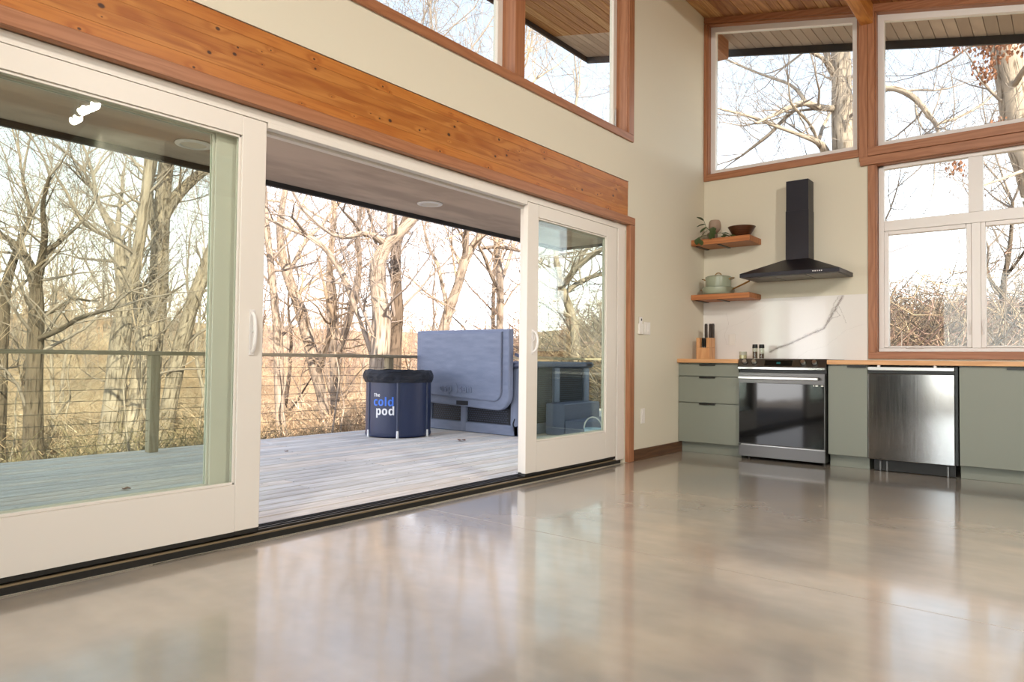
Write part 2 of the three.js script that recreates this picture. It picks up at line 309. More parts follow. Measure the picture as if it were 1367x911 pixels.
// timber: header beam of stacked laminations, rafters
{
  const b = settingGroup('header_beam', 'orange laminated fir beam above the sliding doors', [0, 2.16, 4.1]), n = 5, h = 0.305 / n;
  for (let k = 0; k < n; k++) B().box(-0.15, k % 3 === 1 ? -0.0035 : -0.0045, 2.1605 + k * h, 2.1605 + (k + 1) * h, 1.619, 6.595, 0.0008, 'z', [k * 0.77, k * 0.061]).mesh('lamination', M.beam[[2, 0, 1, 0, 2][k]], b);
  for (const x of [1.53, 4.72]) {
    const r = setting(B().box(x, x + 0.1, ceilY(x + 0.05) - 0.19, ceilY(x + 0.1) + 0.004, 0.0, RZ, 0.004, 'z', [x, 0.3]).mesh('rafter_beam', M.rafter), x < 2 ? 'fir rafter beam ending above the kitchen window post' : 'fir rafter beam beside the track of spotlights');
  }
}
// ---------------------------------------------------------------- sliding doors
{
  const fr = settingGroup('trim_1', 'white frame of the sliding doors', [0, 0, 4.06]);
  B().box(-0.15, -0.031, 2.0385, 2.086, 1.60, 6.52, 0.002, 'z').mesh('head_frame', M.white, fr);
  B().box(-0.075, -0.03, 2.012, 2.04, 3.02, 5.10, 0.002, 'z').mesh('head_track', M.white, fr);
  B().box(-0.125, -0.085, 2.0, 2.04, 1.66, 6.46, 0.002, 'z').mesh('head_track', M.white, fr);
  B().box(-0.15, -0.03, 0.03, 2.04, 1.615, 1.735, 0.003, 'y').mesh('side_frame', M.white, fr);
  B().box(-0.15, -0.03, 0.03, 2.04, 6.385, 6.51, 0.003, 'y').mesh('side_frame', M.white, fr);
  const tr = settingGroup('trim_2', 'dark bronze sill track of the sliding doors', [0, 0, 4.06]);
  B().box(-0.16, -0.036, -0.03, 0.028, 1.66, 6.46, 0.003, 'z').mesh('sill', M.track, tr);
  B().box(-0.055, -0.038, 0.028, 0.036, 1.70, 6.42, 0.001, 'z').mesh('sill_strip', M.trackTan, tr);
  for (const x of [-0.070, -0.104, -0.135]) B().box(x - 0.004, x + 0.004, 0.028, 0.046, 1.70, 6.42, 0.001, 'z').mesh('rail', M.steelDark, tr);
  B().box(-0.155, -0.14, 0.028, 0.05, 1.66, 6.46, 0.001, 'z').mesh('rail', M.track, tr);
  const cs = settingGroup('trim_3', 'red-brown wooden casing around the sliding doors', [0, 0, 4.06]);
  B().box(-0.03, 0.018, 2.088, 2.157, 1.52, 6.62, 0.004, 'z').mesh('head_casing', M.stain, cs);
  B().box(-0.028, 0.018, 0, 2.088, 1.52, 1.604, 0.005, 'y').mesh('side_casing', M.stain, cs);
  B().box(-0.028, 0.018, 0, 2.088, 6.516, 6.60, 0.005, 'y').mesh('side_casing', M.stain, cs);
}
function doorPanel(n, label, z0, z1, xf, st0, st1, handle) {   // xf: face towards the room
  const d = settingGroup('door_' + n, label, [xf - 0.02, 0.03, (z0 + z1) / 2]), xb = xf - 0.042, yb = 0.066, yt = 2.037, g0 = 0.285, g1 = 1.943;
  B().box(xb, xf, yb, yt, z0, z0 + st0, 0.004, 'y').mesh('stile', M.white, d); B().box(xb, xf, yb, yt, z1 - st1, z1, 0.004, 'y').mesh('stile', M.white, d);
  B().box(xb, xf - 0.0008, g1, yt, z0 + st0, z1 - st1, 0.001, 'z').mesh('rail', M.white, d); B().box(xb, xf - 0.0008, yb, g0, z0 + st0, z1 - st1, 0.001, 'z').mesh('rail', M.white, d);
  const bd = B(), a = z0 + st0, b = z1 - st1;                                       // glazing beads
  for (const [x0, x1] of [[xf - 0.017, xf - 0.009], [xb + 0.008, xb + 0.016]]) bd.box(x0, x1, g0, g0 + 0.013, a, b, 0.003).box(x0, x1, g1 - 0.013, g1, a, b, 0.003).box(x0, x1, g0, g1, a, a + 0.013, 0.003).box(x0, x1, g0, g1, b - 0.013, b, 0.003);
  bd.mesh('glazing_bead', M.white, d);
  B().box(xf - 0.024, xf - 0.018, g0 + 0.002, g1 - 0.002, a + 0.002, b - 0.002, 0).mesh('pane', M.doorGlass, d);
  B().box(xb + 0.004, xf - 0.004, 0.046, 0.066, z0, z1, 0.001, 'z').mesh('weatherstrip', M.track, d);
  if (handle) {
    const [hz, y0, y1, out] = handle, h = B().box(xf, xf + 0.006, y0 - 0.015, y1 + 0.015, hz - 0.014, hz + 0.014, 0.003).mesh('handle_plate', M.vinylWhite, d);
    const pts = []; for (let k = 0; k <= 12; k++) { const t = k / 12, s = Math.sin(Math.PI * t); pts.push([xf + 0.004 + out * Math.pow(s, 0.45), mix(y0, y1, t), hz]); }
    B().tube(pts, 0.0085, 10).mesh('handle', M.vinylWhite, d); B().tube([[xf + 0.004, (y0 + y1) / 2, hz], [xf + 0.018, (y0 + y1) / 2 + 0.01, hz], [xf + 0.022, (y0 + y1) / 2 + 0.035, hz]], 0.004, 8).mesh('latch', M.vinylWhite, d);
  }
}
doorPanel(1, 'white framed sliding glass door beside the oak jamb and light switches', 1.747, 3.012, -0.034, 0.165, 0.132, [2.945, 0.945, 1.10, 0.045]);
doorPanel(2, 'white framed sliding glass door at the other end of the opening', 5.105, 6.375, -0.034, 0.127, 0.165, [5.165, 0.91, 1.10, 0.03]);
doorPanel(3, 'fixed glass door behind the sliding panel next to the kitchen', 1.72, 2.985, -0.086, 0.12, 0.12);
doorPanel(4, 'fixed glass door behind the other sliding panel', 5.212, 6.40, -0.086, 0.122, 0.12);
// ---------------------------------------------------------------- clerestory above the beam
{
  const t = settingGroup('trim_4', 'red-brown wooden casing of the clerestory windows', [0, 2.83, 4.06]);
  B().box(0, 0.02, 2.826, 2.89, 1.556, 6.57, 0.004, 'z').mesh('sill_casing', M.stain, t); B().box(0, 0.02, 4.355, 4.42, 1.556, 6.57, 0.004, 'z').mesh('head_casing', M.stain, t);
  B().box(0, 0.02, 2.89, 4.355, 1.556, 1.645, 0.004, 'y').mesh('side_casing', M.stain, t); B().box(0, 0.02, 2.89, 4.355, 6.48, 6.57, 0.004, 'y').mesh('side_casing', M.stain, t);
  B().box(-0.155, 0.004, 2.885, 2.893, 1.645, 6.48, 0.001, 'z').mesh('sill_liner', M.stain, t); B().box(-0.155, 0.004, 4.35, 4.358, 1.645, 6.48, 0.001, 'z').mesh('head_liner', M.stain, t);
  B().box(-0.155, 0.004, 2.893, 4.35, 1.64, 1.652, 0.001, 'y').mesh('side_liner', M.stain, t); B().box(-0.155, 0.004, 2.893, 4.35, 6.47, 6.48, 0.001, 'y').mesh('side_liner', M.stain, t);
  const bays = [[1.652, 3.124], [3.235, 4.885], [4.996, 6.47]];
  for (const z of [3.124, 4.885]) B().box(-0.155, 0.012, 2.893, 4.35, z, z + 0.111, 0.004, 'y').mesh('post', M.stain, t);
  bays.forEach(([a, b], k) => {
    const w = settingGroup('window_' + (5 + k), ['clerestory window closest to the kitchen', 'middle clerestory window', 'clerestory window furthest from the kitchen'][k], [-0.12, 2.893, (a + b) / 2]), f = B(), q = 0.055;
    f.box(-0.15, -0.105, 2.893, 2.893 + q, a, b, 0.003).box(-0.15, -0.105, 4.35 - q, 4.35, a, b, 0.003).box(-0.15, -0.105, 2.893 + q, 4.35 - q, a, a + q, 0.003).box(-0.15, -0.105, 2.893 + q, 4.35 - q, b - q, b, 0.003);
    f.mesh('window_frame', M.white, w); B().box(-0.13, -0.125, 2.893 + q, 4.35 - q, a + q, b - q, 0).mesh('pane', M.windowGlass, w);
    if (k === 0) B().box(-0.105, -0.09, 2.96, 3.12, a + 0.012, a + 0.035, 0.004).mesh('sash_lock', M.steelBright, w);
  });
}
// ---------------------------------------------------------------- kitchen windows
{
  const ringFrame = (w, i, o = 0) => {           // outline with sloped head, i: width of the white frame
    const out = [[w.x0 + o, w.y0 + o], [w.x1 - o, w.y0 + o], [w.x1 - o, topY(w.x1) - o], [w.x0 + o, topY(w.x0) - o]];
    const inn = [[w.x0 + i, w.y0 + i], [w.x1 - i, w.y0 + i], [w.x1 - i, topY(w.x1 - i) - i * 1.05], [w.x0 + i, topY(w.x0 + i) - i * 1.05]];
    return [out, inn];
  };
  [[UL, 1, 'sloped window above the hanging shelves'], [UR, 2, 'sloped window above the casement windows']].forEach(([w, n, label]) => {
    const g = settingGroup('window_' + n, label, [w.x0, w.y0, -0.08]), [o, i] = ringFrame(w, 0.066, 0.012);
    B().prism(o, 'z', -0.12, -0.06, [i], 0.003).mesh('window_frame', M.vinylWhite, g);
    B().prism(i, 'z', -0.092, -0.087).mesh('pane', M.windowGlass, g);
    const ln = B(), e = 0.014;                                                       // wooden liner of the recess
    ln.box(w.x0, w.x0 + e, w.y0, topY(w.x0 + e), -0.155, 0.006, 0.001, 'y').box(w.x1 - e, w.x1, w.y0, topY(w.x1), -0.155, 0.006, 0.001, 'y').box(w.x0, w.x1, w.y0, w.y0 + e, -0.155, 0.006, 0.001, 'x');
    ln.prism([[w.x0, topY(w.x0) - e], [w.x1, topY(w.x1) - e], [w.x1, topY(w.x1)], [w.x0, topY(w.x0)]], 'z', -0.155, 0.006); ln.mesh('liner', M.stain, g);
  });
  // casement window with two lights above two sashes
  const g = settingGroup('window_3', 'white casement window with two upper lights over the worktop', [LR.x0, LR.y0, -0.08]), y0 = LR.y0 + 0.012, y1 = LR.y1 - 0.012, x0 = 1.655, x1 = 3.128, zf = -0.06, zb = -0.12;
  const f = B(); f.box(x0, x0 + 0.046, y0, y1, zb, zf, 0.003).box(x1 - 0.046, x1, y0, y1, zb, zf, 0.003).box(x0, x1, y0, y0 + 0.032, zb, zf + 0.012, 0.004).box(x0, x1, y1 - 0.034, y1, zb, zf, 0.003);
  f.box(2.345, 2.452, 2.19, y1 - 0.034, zb, zf, 0.004).box(x0 + 0.046, x1 - 0.046, 2.095, 2.19, zb, zf + 0.004, 0.004).box(2.366, 2.432, y0 + 0.032, 2.095, zb, zf, 0.003); f.mesh('window_frame', M.vinylWhite, g);
  for (const [a, b] of [[x0 + 0.046, 2.345], [2.452, x1 - 0.046]]) B().box(a, b, 2.19, y1 - 0.034, -0.092, -0.087, 0).mesh('pane', M.windowGlass, g);
  for (const [a, b] of [[x0 + 0.046, 2.366], [2.432, x1 - 0.046]]) {
    const s = B(), q = 0.036, c = y0 + 0.034, d = 2.093; s.box(a, a + q, c, d, zb + 0.01, zf + 0.008, 0.005).box(b - q, b, c, d, zb + 0.01, zf + 0.008, 0.005).box(a + q, b - q, c, c + q * 0.5, zb + 0.01, zf + 0.008, 0.004).box(a + q, b - q, d - q, d, zb + 0.01, zf + 0.008, 0.004);
    const sm = s.mesh('sash', M.vinylWhite, g); B().box(a + q, b - q, c + q * 0.5, d - q, -0.096, -0.091, 0).mesh('pane', M.windowGlass, sm);
    const hx = a < 2 ? b - 0.012 : a + 0.012; B().box(hx - 0.008, hx + 0.008, 1.14, 1.27, zf + 0.008, zf + 0.018, 0.004).box(hx - 0.005, hx + 0.005, 1.15, 1.24, zf + 0.018, zf + 0.028, 0.004).mesh('sash_lock', M.vinylWhite, sm);
  }
  B().box(1.88, 2.02, 1.026, 1.04, zf, zf + 0.028, 0.004).tube([[1.9, 1.036, zf + 0.03], [1.95, 1.045, zf + 0.036], [2.01, 1.042, zf + 0.034]], 0.006, 8).mesh('crank', M.vinylWhite, g);
  const t = settingGroup('trim_5', 'red-brown wooden casing of the kitchen windows', [1.58, 0.93, 0]);
  B().prism([[0, ceilY(0) - 0.058], [1.53, ceilY(1.53) - 0.058], [1.53, ceilY(1.53)], [0, ceilY(0)]], 'z', 0, 0.024).mesh('head_casing', M.stain, t);
  B().prism([[1.63, ceilY(1.63) - 0.07], [3.3, ceilY(3.3) - 0.07], [3.3, ceilY(3.3)], [1.63, ceilY(1.63)]], 'z', 0, 0.024).mesh('head_casing', M.stain, t);
  B().box(0, 0.034, 2.80, 4.49, 0, 0.024, 0.003, 'y').mesh('side_casing', M.stain, t); B().box(0.0, 1.512, 2.798, 2.862, 0, 0.022, 0.003, 'x').mesh('sill_casing', M.stain, t);
  B().box(1.512, 1.585, 2.745, 4.2, 0, 0.034, 0.004, 'y').mesh('post', M.stain, t); B().box(1.585, 1.642, 2.79, 4.16, 0, 0.028, 0.004, 'y').mesh('side_casing', M.stain, t);
  B().box(1.585, 3.2, 2.785, 2.864, 0, 0.046, 0.004, 'x').mesh('sill_casing', M.stain, t); B().box(1.52, 3.2, 2.706, 2.784, 0, 0.038, 0.004, 'x', [0.3, 0.2]).mesh('head_casing', M.stain, t);
  B().box(1.582, 1.642, 0.99, 2.706, 0, 0.02, 0.003, 'y').mesh('side_casing', M.stain, t); B().box(1.582, 3.2, 0.932, 0.99, 0, 0.022, 0.003, 'x').mesh('sill_casing', M.stain, t);
  const ln = B(), e = 0.012; ln.box(LR.x0, LR.x0 + e, LR.y0, LR.y1, -0.155, 0.004, 0.001, 'y').box(LR.x1 - e, LR.x1, LR.y0, LR.y1, -0.155, 0.004, 0.001, 'y').box(LR.x0, LR.x1, LR.y0, LR.y0 + e, -0.155, 0.004, 0.001, 'x').box(LR.x0, LR.x1, LR.y1 - e, LR.y1, -0.155, 0.004, 0.001, 'x');
  ln.mesh('liner', M.stain, t); B().box(3.138, 3.2, 0.99, 4.0, 0, 0.02, 0.003, 'y').mesh('side_casing', M.stain, t);
}
setting(B().box(0, 0.016, 0, 0.1, 0.545, 1.52, 0.003, 'z').mesh('baseboard_left', M.walnut), 'dark walnut baseboard between the door jamb and the cabinets');

// ================================================================ kitchen
const FZ = 0.59, FR = 0.611;                                // cabinet carcass and front planes
function cabinet(name, label, x0, x1, fronts, toe = true) { // fronts: [y0, y1, kind, pull x0, pull x1]
  const c = thing(name, label, 'cabinet', [(x0 + x1) / 2, 0, 0.3]);
  B().box(x0, x1, 0.105, 0.876, 0.02, FZ, 0.001).mesh('body', M.sage, c);
  if (toe) B().box(x0, x1, 0, 0.105, 0.05, 0.54, 0.002).mesh('toe_kick', M.sageToe, c);
  for (const [y0, y1, kind, p0, p1] of fronts) {
    const d = B().box(x0 + 0.0015, x1 - 0.0015, y0, y1, FZ + 0.001, FR, 0.0015).mesh(kind, M.sage, c);
    if (p0 !== undefined) B().box(p0, p1, y1, y1 + 0.0035, FZ + 0.006, FR + 0.016, 0.001).box(p0, p1, y1 - 0.013, y1 + 0.001, FR + 0.0125, FR + 0.016, 0.001).mesh('pull', M.black, d);
  }
  return c;
}
cabinet('drawer_cabinet', 'sage green drawer cabinet beside the range and cream wall', 0.003, 0.612, [[0.108, 0.486, 'drawer', 0.225, 0.385], [0.494, 0.742, 'drawer', 0.225, 0.385], [0.75, 0.862, 'drawer', 0.225, 0.385]]);
cabinet('base_cabinet', 'narrow sage green cabinet between the range and dishwasher', 1.389, 1.699, [[0.108, 0.866, 'door', 1.545, 1.692]]);
cabinet('base_cabinet', 'wide sage green sink cabinet beside the dishwasher', 2.343, 3.24, [[0.108, 0.866, 'door', 2.645, 2.94]]);
cabinet('base_cabinet', 'sage green end cabinet past the sink cabinet', 3.243, 4.2, [[0.108, 0.866, 'door', 3.5, 3.9]]);
tag(B().box(0.001, 0.614, 0.877, 0.915, 0.0, 0.641, 0.003, 'x').mesh('worktop', M.block), 'short butcher block worktop over the drawer cabinet', 'worktop');
tag(B().box(1.387, 4.21, 0.877, 0.915, 0.0, 0.641, 0.003, 'x', [0.4, 0.1]).mesh('worktop', M.block), 'long butcher block worktop under the casement window', 'worktop');
{ // marble splashback, one slab with a diagonal grey vein
  const W = 1575, H = 610, cv = document.createElement('canvas'); cv.width = W; cv.height = H; const g = cv.getContext('2d'), r = makeRng(31);
  g.fillStyle = '#e9e5e0'; g.fillRect(0, 0, W, H);
  const vein = (pts, w, a, col = '110,98,90') => {
    const q = []; for (let k = 0; k + 1 < pts.length; k++) for (let s = 0; s < 14; s++) { const t = s / 14; q.push([mix(pts[k][0], pts[k + 1][0], t) * 1000 + (r() - 0.5) * 7, H - (mix(pts[k][1], pts[k + 1][1], t) - 0.916) * 1000 + (r() - 0.5) * 7]); }
    g.lineCap = 'round'; for (let k = 0; k + 1 < q.length; k++) { g.strokeStyle = 'rgba(' + col + ',' + a * (0.45 + 0.55 * r()) + ')'; g.lineWidth = w * (0.4 + 0.9 * r()); g.beginPath(); g.moveTo(...q[k]); g.lineTo(...q[k + 1]); g.stroke(); }
  };
  const main = [[0.69, 0.992], [0.78, 1.038], [0.88, 1.07], [0.993, 1.124], [1.09, 1.17], [1.198, 1.215], [1.245, 1.30], [1.311, 1.417], [1.37, 1.525]];
  vein(main, 44, 0.05); vein(main, 22, 0.08); vein(main, 9, 0.5); vein(main.map(([x, y]) => [x + 0.006, y - 0.004]), 4, 0.5, '84,74,70');
  vein([[1.2, 1.215], [1.27, 1.31], [1.343, 1.331], [1.30, 1.40]], 5, 0.4); vein([[1.25, 1.29], [1.29, 1.45], [1.34, 1.525]], 14, 0.14); vein([[1.24, 1.30], [1.27, 1.40], [1.33, 1.43], [1.36, 1.36], [1.40, 1.25]], 4, 0.3);
  vein([[0.25, 1.39], [0.275, 1.28], [0.23, 1.17], [0.26, 1.05]], 4, 0.16); vein([[0.95, 0.93], [1.05, 1.0], [1.22, 1.05], [1.4, 1.2], [1.55, 1.25]], 6, 0.07); vein([[0.02, 1.1], [0.2, 1.22], [0.45, 1.31], [0.7, 1.49]], 6, 0.06);
  const t = new THREE.CanvasTexture(cv); t.colorSpace = THREE.SRGBColorSpace; t.wrapS = t.wrapT = THREE.ClampToEdgeWrapping;
  const m = B().box(0.001, 1.576, 0.916, 1.526, 0.0, 0.014, 0.001, 'x'), s = tag(m.mesh('splashback', null), 'white marble splashback slab with a diagonal grey vein', 'splashback');
  const uv = s.geometry.attributes.uv, p = s.geometry.attributes.position; for (let k = 0; k < uv.count; k++) uv.setXY(k, p.getX(k) / 1.575, (p.getY(k) - 0.916) / 0.61);
  s.material = new THREE.MeshPhysicalMaterial({ map: t, roughness: 0.16, clearcoat: 0.4, clearcoatRoughness: 0.05 });
}
function outlet(name, label, cat, face, toggles, parent) {   // face(u0,u1,v0,v1,d0,d1) -> box args
  const o = thing(name, label, cat, parent); B().box(...face(0, 1, 0, 1, 0, 0.006), 0.002).mesh('cover_plate', M.plateWhite, o);
  for (const [a, b, c, d] of toggles) B().box(...face(a, b, c, d, 0.006, 0.010), 0.001).mesh('insert', M.plateWhite, o); return o;
}
outlet('socket_outlet', 'white socket outlet on the marble splashback', 'outlet', (a, b, c, d, e, f) => [mix(0.275, 0.347, a), mix(0.275, 0.347, b), mix(1.06, 1.175, c), mix(1.06, 1.175, d), 0.014 + e, 0.014 + f], [[0.25, 0.75, 0.55, 0.88], [0.25, 0.75, 0.12, 0.45]], [0.311, 1.06, 0.014]);
outlet('socket_outlet', 'white socket outlet low on the cream wall near the baseboard', 'outlet', (a, b, c, d, e, f) => [e, f, mix(0.325, 0.46, c), mix(0.325, 0.46, d), mix(1.30, 1.372, a), mix(1.30, 1.372, b)], [[0.25, 0.75, 0.55, 0.88], [0.25, 0.75, 0.12, 0.45]], [0, 0.325, 1.336]);
outlet('light_switch', 'white double rocker light switch on the cream wall', 'light switch', (a, b, c, d, e, f) => [e, f, mix(1.13, 1.245, c), mix(1.13, 1.245, d), mix(1.205, 1.325, a), mix(1.205, 1.325, b)], [[0.14, 0.44, 0.22, 0.78], [0.56, 0.86, 0.22, 0.78]], [0, 1.13, 1.265]);
{ const r = thing('remote_control', 'slim white remote in a wall holder beside the light switch', 'remote', [0, 1.13, 1.40]); B().box(0, 0.022, 1.13, 1.225, 1.365, 1.435, 0.003).mesh('holder', M.plateWhite, r); B().box(0.004, 0.018, 1.14, 1.285, 1.378, 1.422, 0.004).mesh('remote_body', M.vinylWhite, r); B().box(0.018, 0.0195, 1.25, 1.27, 1.39, 1.41, 0.0005).mesh('button', M.gasket, r); }
{ // slide-in electric range
  const x0 = 0.618, x1 = 1.384, r = thing('range', 'black and stainless slide-in electric range between the green cabinets', 'range', [1.0, 0, 0.33]);
  B().box(x0 + 0.004, x1 - 0.004, 0.03, 0.905, 0.02, 0.612, 0.003).mesh('body', M.black, r);
  B().box(x0, x1, 0.905, 0.921, 0.02, 0.60, 0.003).mesh('cooktop', M.ovenGlass, r);
  const tilt = (pts) => pts.map(([z, y]) => [-z, y]);
  B().prism(tilt([[0.58, 0.922], [0.62, 0.922], [0.668, 0.848], [0.668, 0.83], [0.6, 0.83]]), 'x', x0, x1, [], 0.002).mesh('control_panel', M.steelDark, r);
  const nz = 0.074, ny = 0.048, nl = Math.hypot(nz, ny), N = [0, ny / nl, nz / nl], at = (x, t, o) => [x, mix(0.922, 0.848, t) + N[1] * o, mix(0.62, 0.668, t) + N[2] * o];
  { const d = B(), a = at(0.86, 0.2, 0.0008), b = at(1.10, 0.2, 0.0008), c = at(1.10, 0.86, 0.0008), e = at(0.86, 0.86, 0.0008), v = [a, b, c, e].map((q) => d.vert(q, N, 0, 0)); d.quad(...v);
    const l = [[0.86, 0.2], [1.10, 0.2], [1.10, 0.86], [0.86, 0.86]].map(([x, t]) => d.vert(at(x, t, -0.002), N, 0, 0)); for (let k = 0; k < 4; k++) d.quad(v[k], v[(k + 1) % 4], l[(k + 1) % 4], l[k]); const s = d.mesh('display', M.screen, r);
    const w = B(), q = [[0.965, 0.42], [1.0, 0.42], [1.0, 0.62], [0.965, 0.62]].map(([x, t]) => w.vert(at(x, t, 0.0014), N, 0, 0)); w.quad(...q); w.mesh('clock_glow', std(0x0a1414, 0.4, { emissive: 0x1d5a58, emissiveIntensity: 0.5 }), s); }
  for (const x of [0.682, 0.768, 1.196, 1.292]) { B().tube([at(x, 0.5, -0.002), at(x, 0.5, 0.006)], [0.026, 0.026], 20).mesh('knob_base', M.black, r); B().tube([at(x, 0.5, 0.006), at(x, 0.5, 0.03)], [0.021, 0.018], 20).mesh('knob', M.steelBright, r); }
  B().box(x0 + 0.004, x1 - 0.004, 0.825, 0.846, 0.63, 0.672, 0.003).mesh('trim_strip', M.steel, r);
  const d = B().box(x0 + 0.006, x1 - 0.006, 0.142, 0.796, 0.615, 0.655, 0.003).mesh('oven_door', M.steelDark, r);
  B().box(x0 + 0.014, x1 - 0.014, 0.148, 0.70, 0.655, 0.660, 0.0015).mesh('oven_window', M.ovenGlass, d); B().box(x0 + 0.01, x1 - 0.01, 0.703, 0.793, 0.655, 0.659, 0.001).mesh('door_panel', M.steelDark, d);
  B().box(x0 + 0.02, x1 - 0.05, 0.735, 0.762, 0.692, 0.712, 0.006).box(x0 + 0.04, x0 + 0.065, 0.738, 0.759, 0.655, 0.697, 0.003).box(x1 - 0.095, x1 - 0.07, 0.738, 0.759, 0.655, 0.697, 0.003).mesh('oven_handle', M.steelBright, d);
  for (const [a, b] of [[1.283, 1.291], [1.300, 1.322], [1.345, 1.366]]) B().box(a, b, 0.683, 0.695, 0.660, 0.6604, 0).mesh('sticker', M.plateWhite, d);
  const dr = B().box(x0 + 0.006, x1 - 0.006, 0.028, 0.132, 0.60, 0.655, 0.003).mesh('warming_drawer', M.steelDark, r); B().box(x0 + 0.03, x1 - 0.008, 0.132, 0.139, 0.62, 0.657, 0.001).mesh('drawer_lip', M.steelBright, dr);
  for (const x of [x0 + 0.05, x1 - 0.05]) B().cyl(x, 0, 0.03, 0.5, 0.016).mesh('foot', M.black, r);
}
{ // dishwasher
  const x0 = 1.704, x1 = 2.322, d = thing('dishwasher', 'stainless steel dishwasher between two sage green cabinets', 'dishwasher', [2.01, 0, 0.32]);
  B().box(x0 + 0.004, x1 + 0.012, 0.1, 0.868, 0.03, 0.585, 0.002).mesh('tub_body', M.black, d);
  const f = B().box(x0, x1 - 0.008, 0.102, 0.806, 0.59, 0.628, 0.004, 'y').mesh('front_panel', M.steel, d);
  B().box(x0, x1 - 0.008, 0.806, 0.832, 0.588, 0.606, 0.001).mesh('pocket_handle', M.black, f); B().box(x0, x1 - 0.008, 0.832, 0.862, 0.59, 0.630, 0.004).mesh('top_strip', M.steelBright, f);
  for (const x of [1.775, 2.175]) B().box(x, x + 0.022, 0.862, 0.878, 0.6, 0.63, 0.002).box(x + 0.004, x + 0.018, 0.856, 0.877, 0.629, 0.633, 0.001).mesh('mounting_tab', M.vinylWhite, d);
  B().box(x0 + 0.03, x1 - 0.01, 0.005, 0.1, 0.50, 0.552, 0.002).mesh('kick_plate', M.darkMetal, d); for (const x of [x0 + 0.07, x0 + 0.12, x1 - 0.07]) B().box(x, x + 0.018, 0.0, 0.085, 0.552, 0.562, 0.004).mesh('leveling_leg', M.steelDark, d);
}
{ // chimney hood
  const h = thing('range_hood', 'black pyramid chimney range hood on the kitchen wall', 'range hood', [1.01, 1.69, 0.0]), x0 = 0.565, x1 = 1.452;
  B().box(0.897, 1.108, 1.86, 2.34, 0.001, 0.175, 0.002, 'y').mesh('lower_chimney', M.hood, h); B().box(0.9, 1.105, 2.33, 2.63, 0.001, 0.172, 0.002, 'y').mesh('upper_chimney', M.hood, h);
  for (let k = 0; k < 4; k++) B().box(1.105, 1.1065, 2.545 + k * 0.014, 2.551 + k * 0.014, 0.05, 0.13, 0).mesh('vent_slot', M.black, h);
  const c = B(), top = [[0.89, 0.001], [1.115, 0.001], [1.115, 0.185], [0.89, 0.185]], bot = [[x0, 0.001], [x1, 0.001], [x1, 0.482], [x0, 0.482]];
  for (let k = 0; k < 4; k++) { const a = bot[k], b = bot[(k + 1) % 4], e = top[(k + 1) % 4], f = top[k], n = new THREE.Vector3(b[0] - a[0], 0, b[1] - a[1]).cross(new THREE.Vector3(f[0] - a[0], 0.14, f[1] - a[1])).normalize(); if (n.y < 0) n.negate(); const N = n.toArray(), v = [[a, 1.728], [b, 1.728], [e, 1.872], [f, 1.872]].map(([q, y]) => c.vert([q[0], y, q[1]], N, q[0], q[1])); c.quad(...v); }
  c.mesh('canopy', M.hood, h);
  const rim = B().box(x0, x1, 1.692, 1.728, 0.001, 0.482, 0.002).mesh('rim', M.hood, h);
  for (let k = 0; k < 3; k++) B().box(x0 + 0.03 + k * 0.28, x0 + 0.297 + k * 0.28, 1.687, 1.6925, 0.05, 0.43, 0.001).mesh('filter', M.hoodFilter, h);
  for (let k = 0; k < 5; k++) B().tube([[1.232 + k * 0.018, 1.711, 0.481], [1.232 + k * 0.018, 1.711, 0.4845]], 0.0055, 12).mesh('button', M.steelBright, rim);
}
function shelf(label, y0, y1) {
  const s = thing('floating_shelf', label, 'shelf', [0.3, y0, 0.16]); B().box(0.001, 0.604, y0, y1, 0.001, 0.325, 0.003, 'x', [y0, y0 * 0.3]).mesh('shelf_board', M.shelf, s);
  for (const x of [0.03, 0.26]) B().box(x, x + 0.03, y0 - 0.006, y0, 0.001, 0.28, 0.001).mesh('bracket', M.black, s);
}
shelf('thick wooden floating shelf holding the trailing plant and wooden bowl', 2.072, 2.130); shelf('thick wooden floating shelf holding the green pans', 1.515, 1.568);
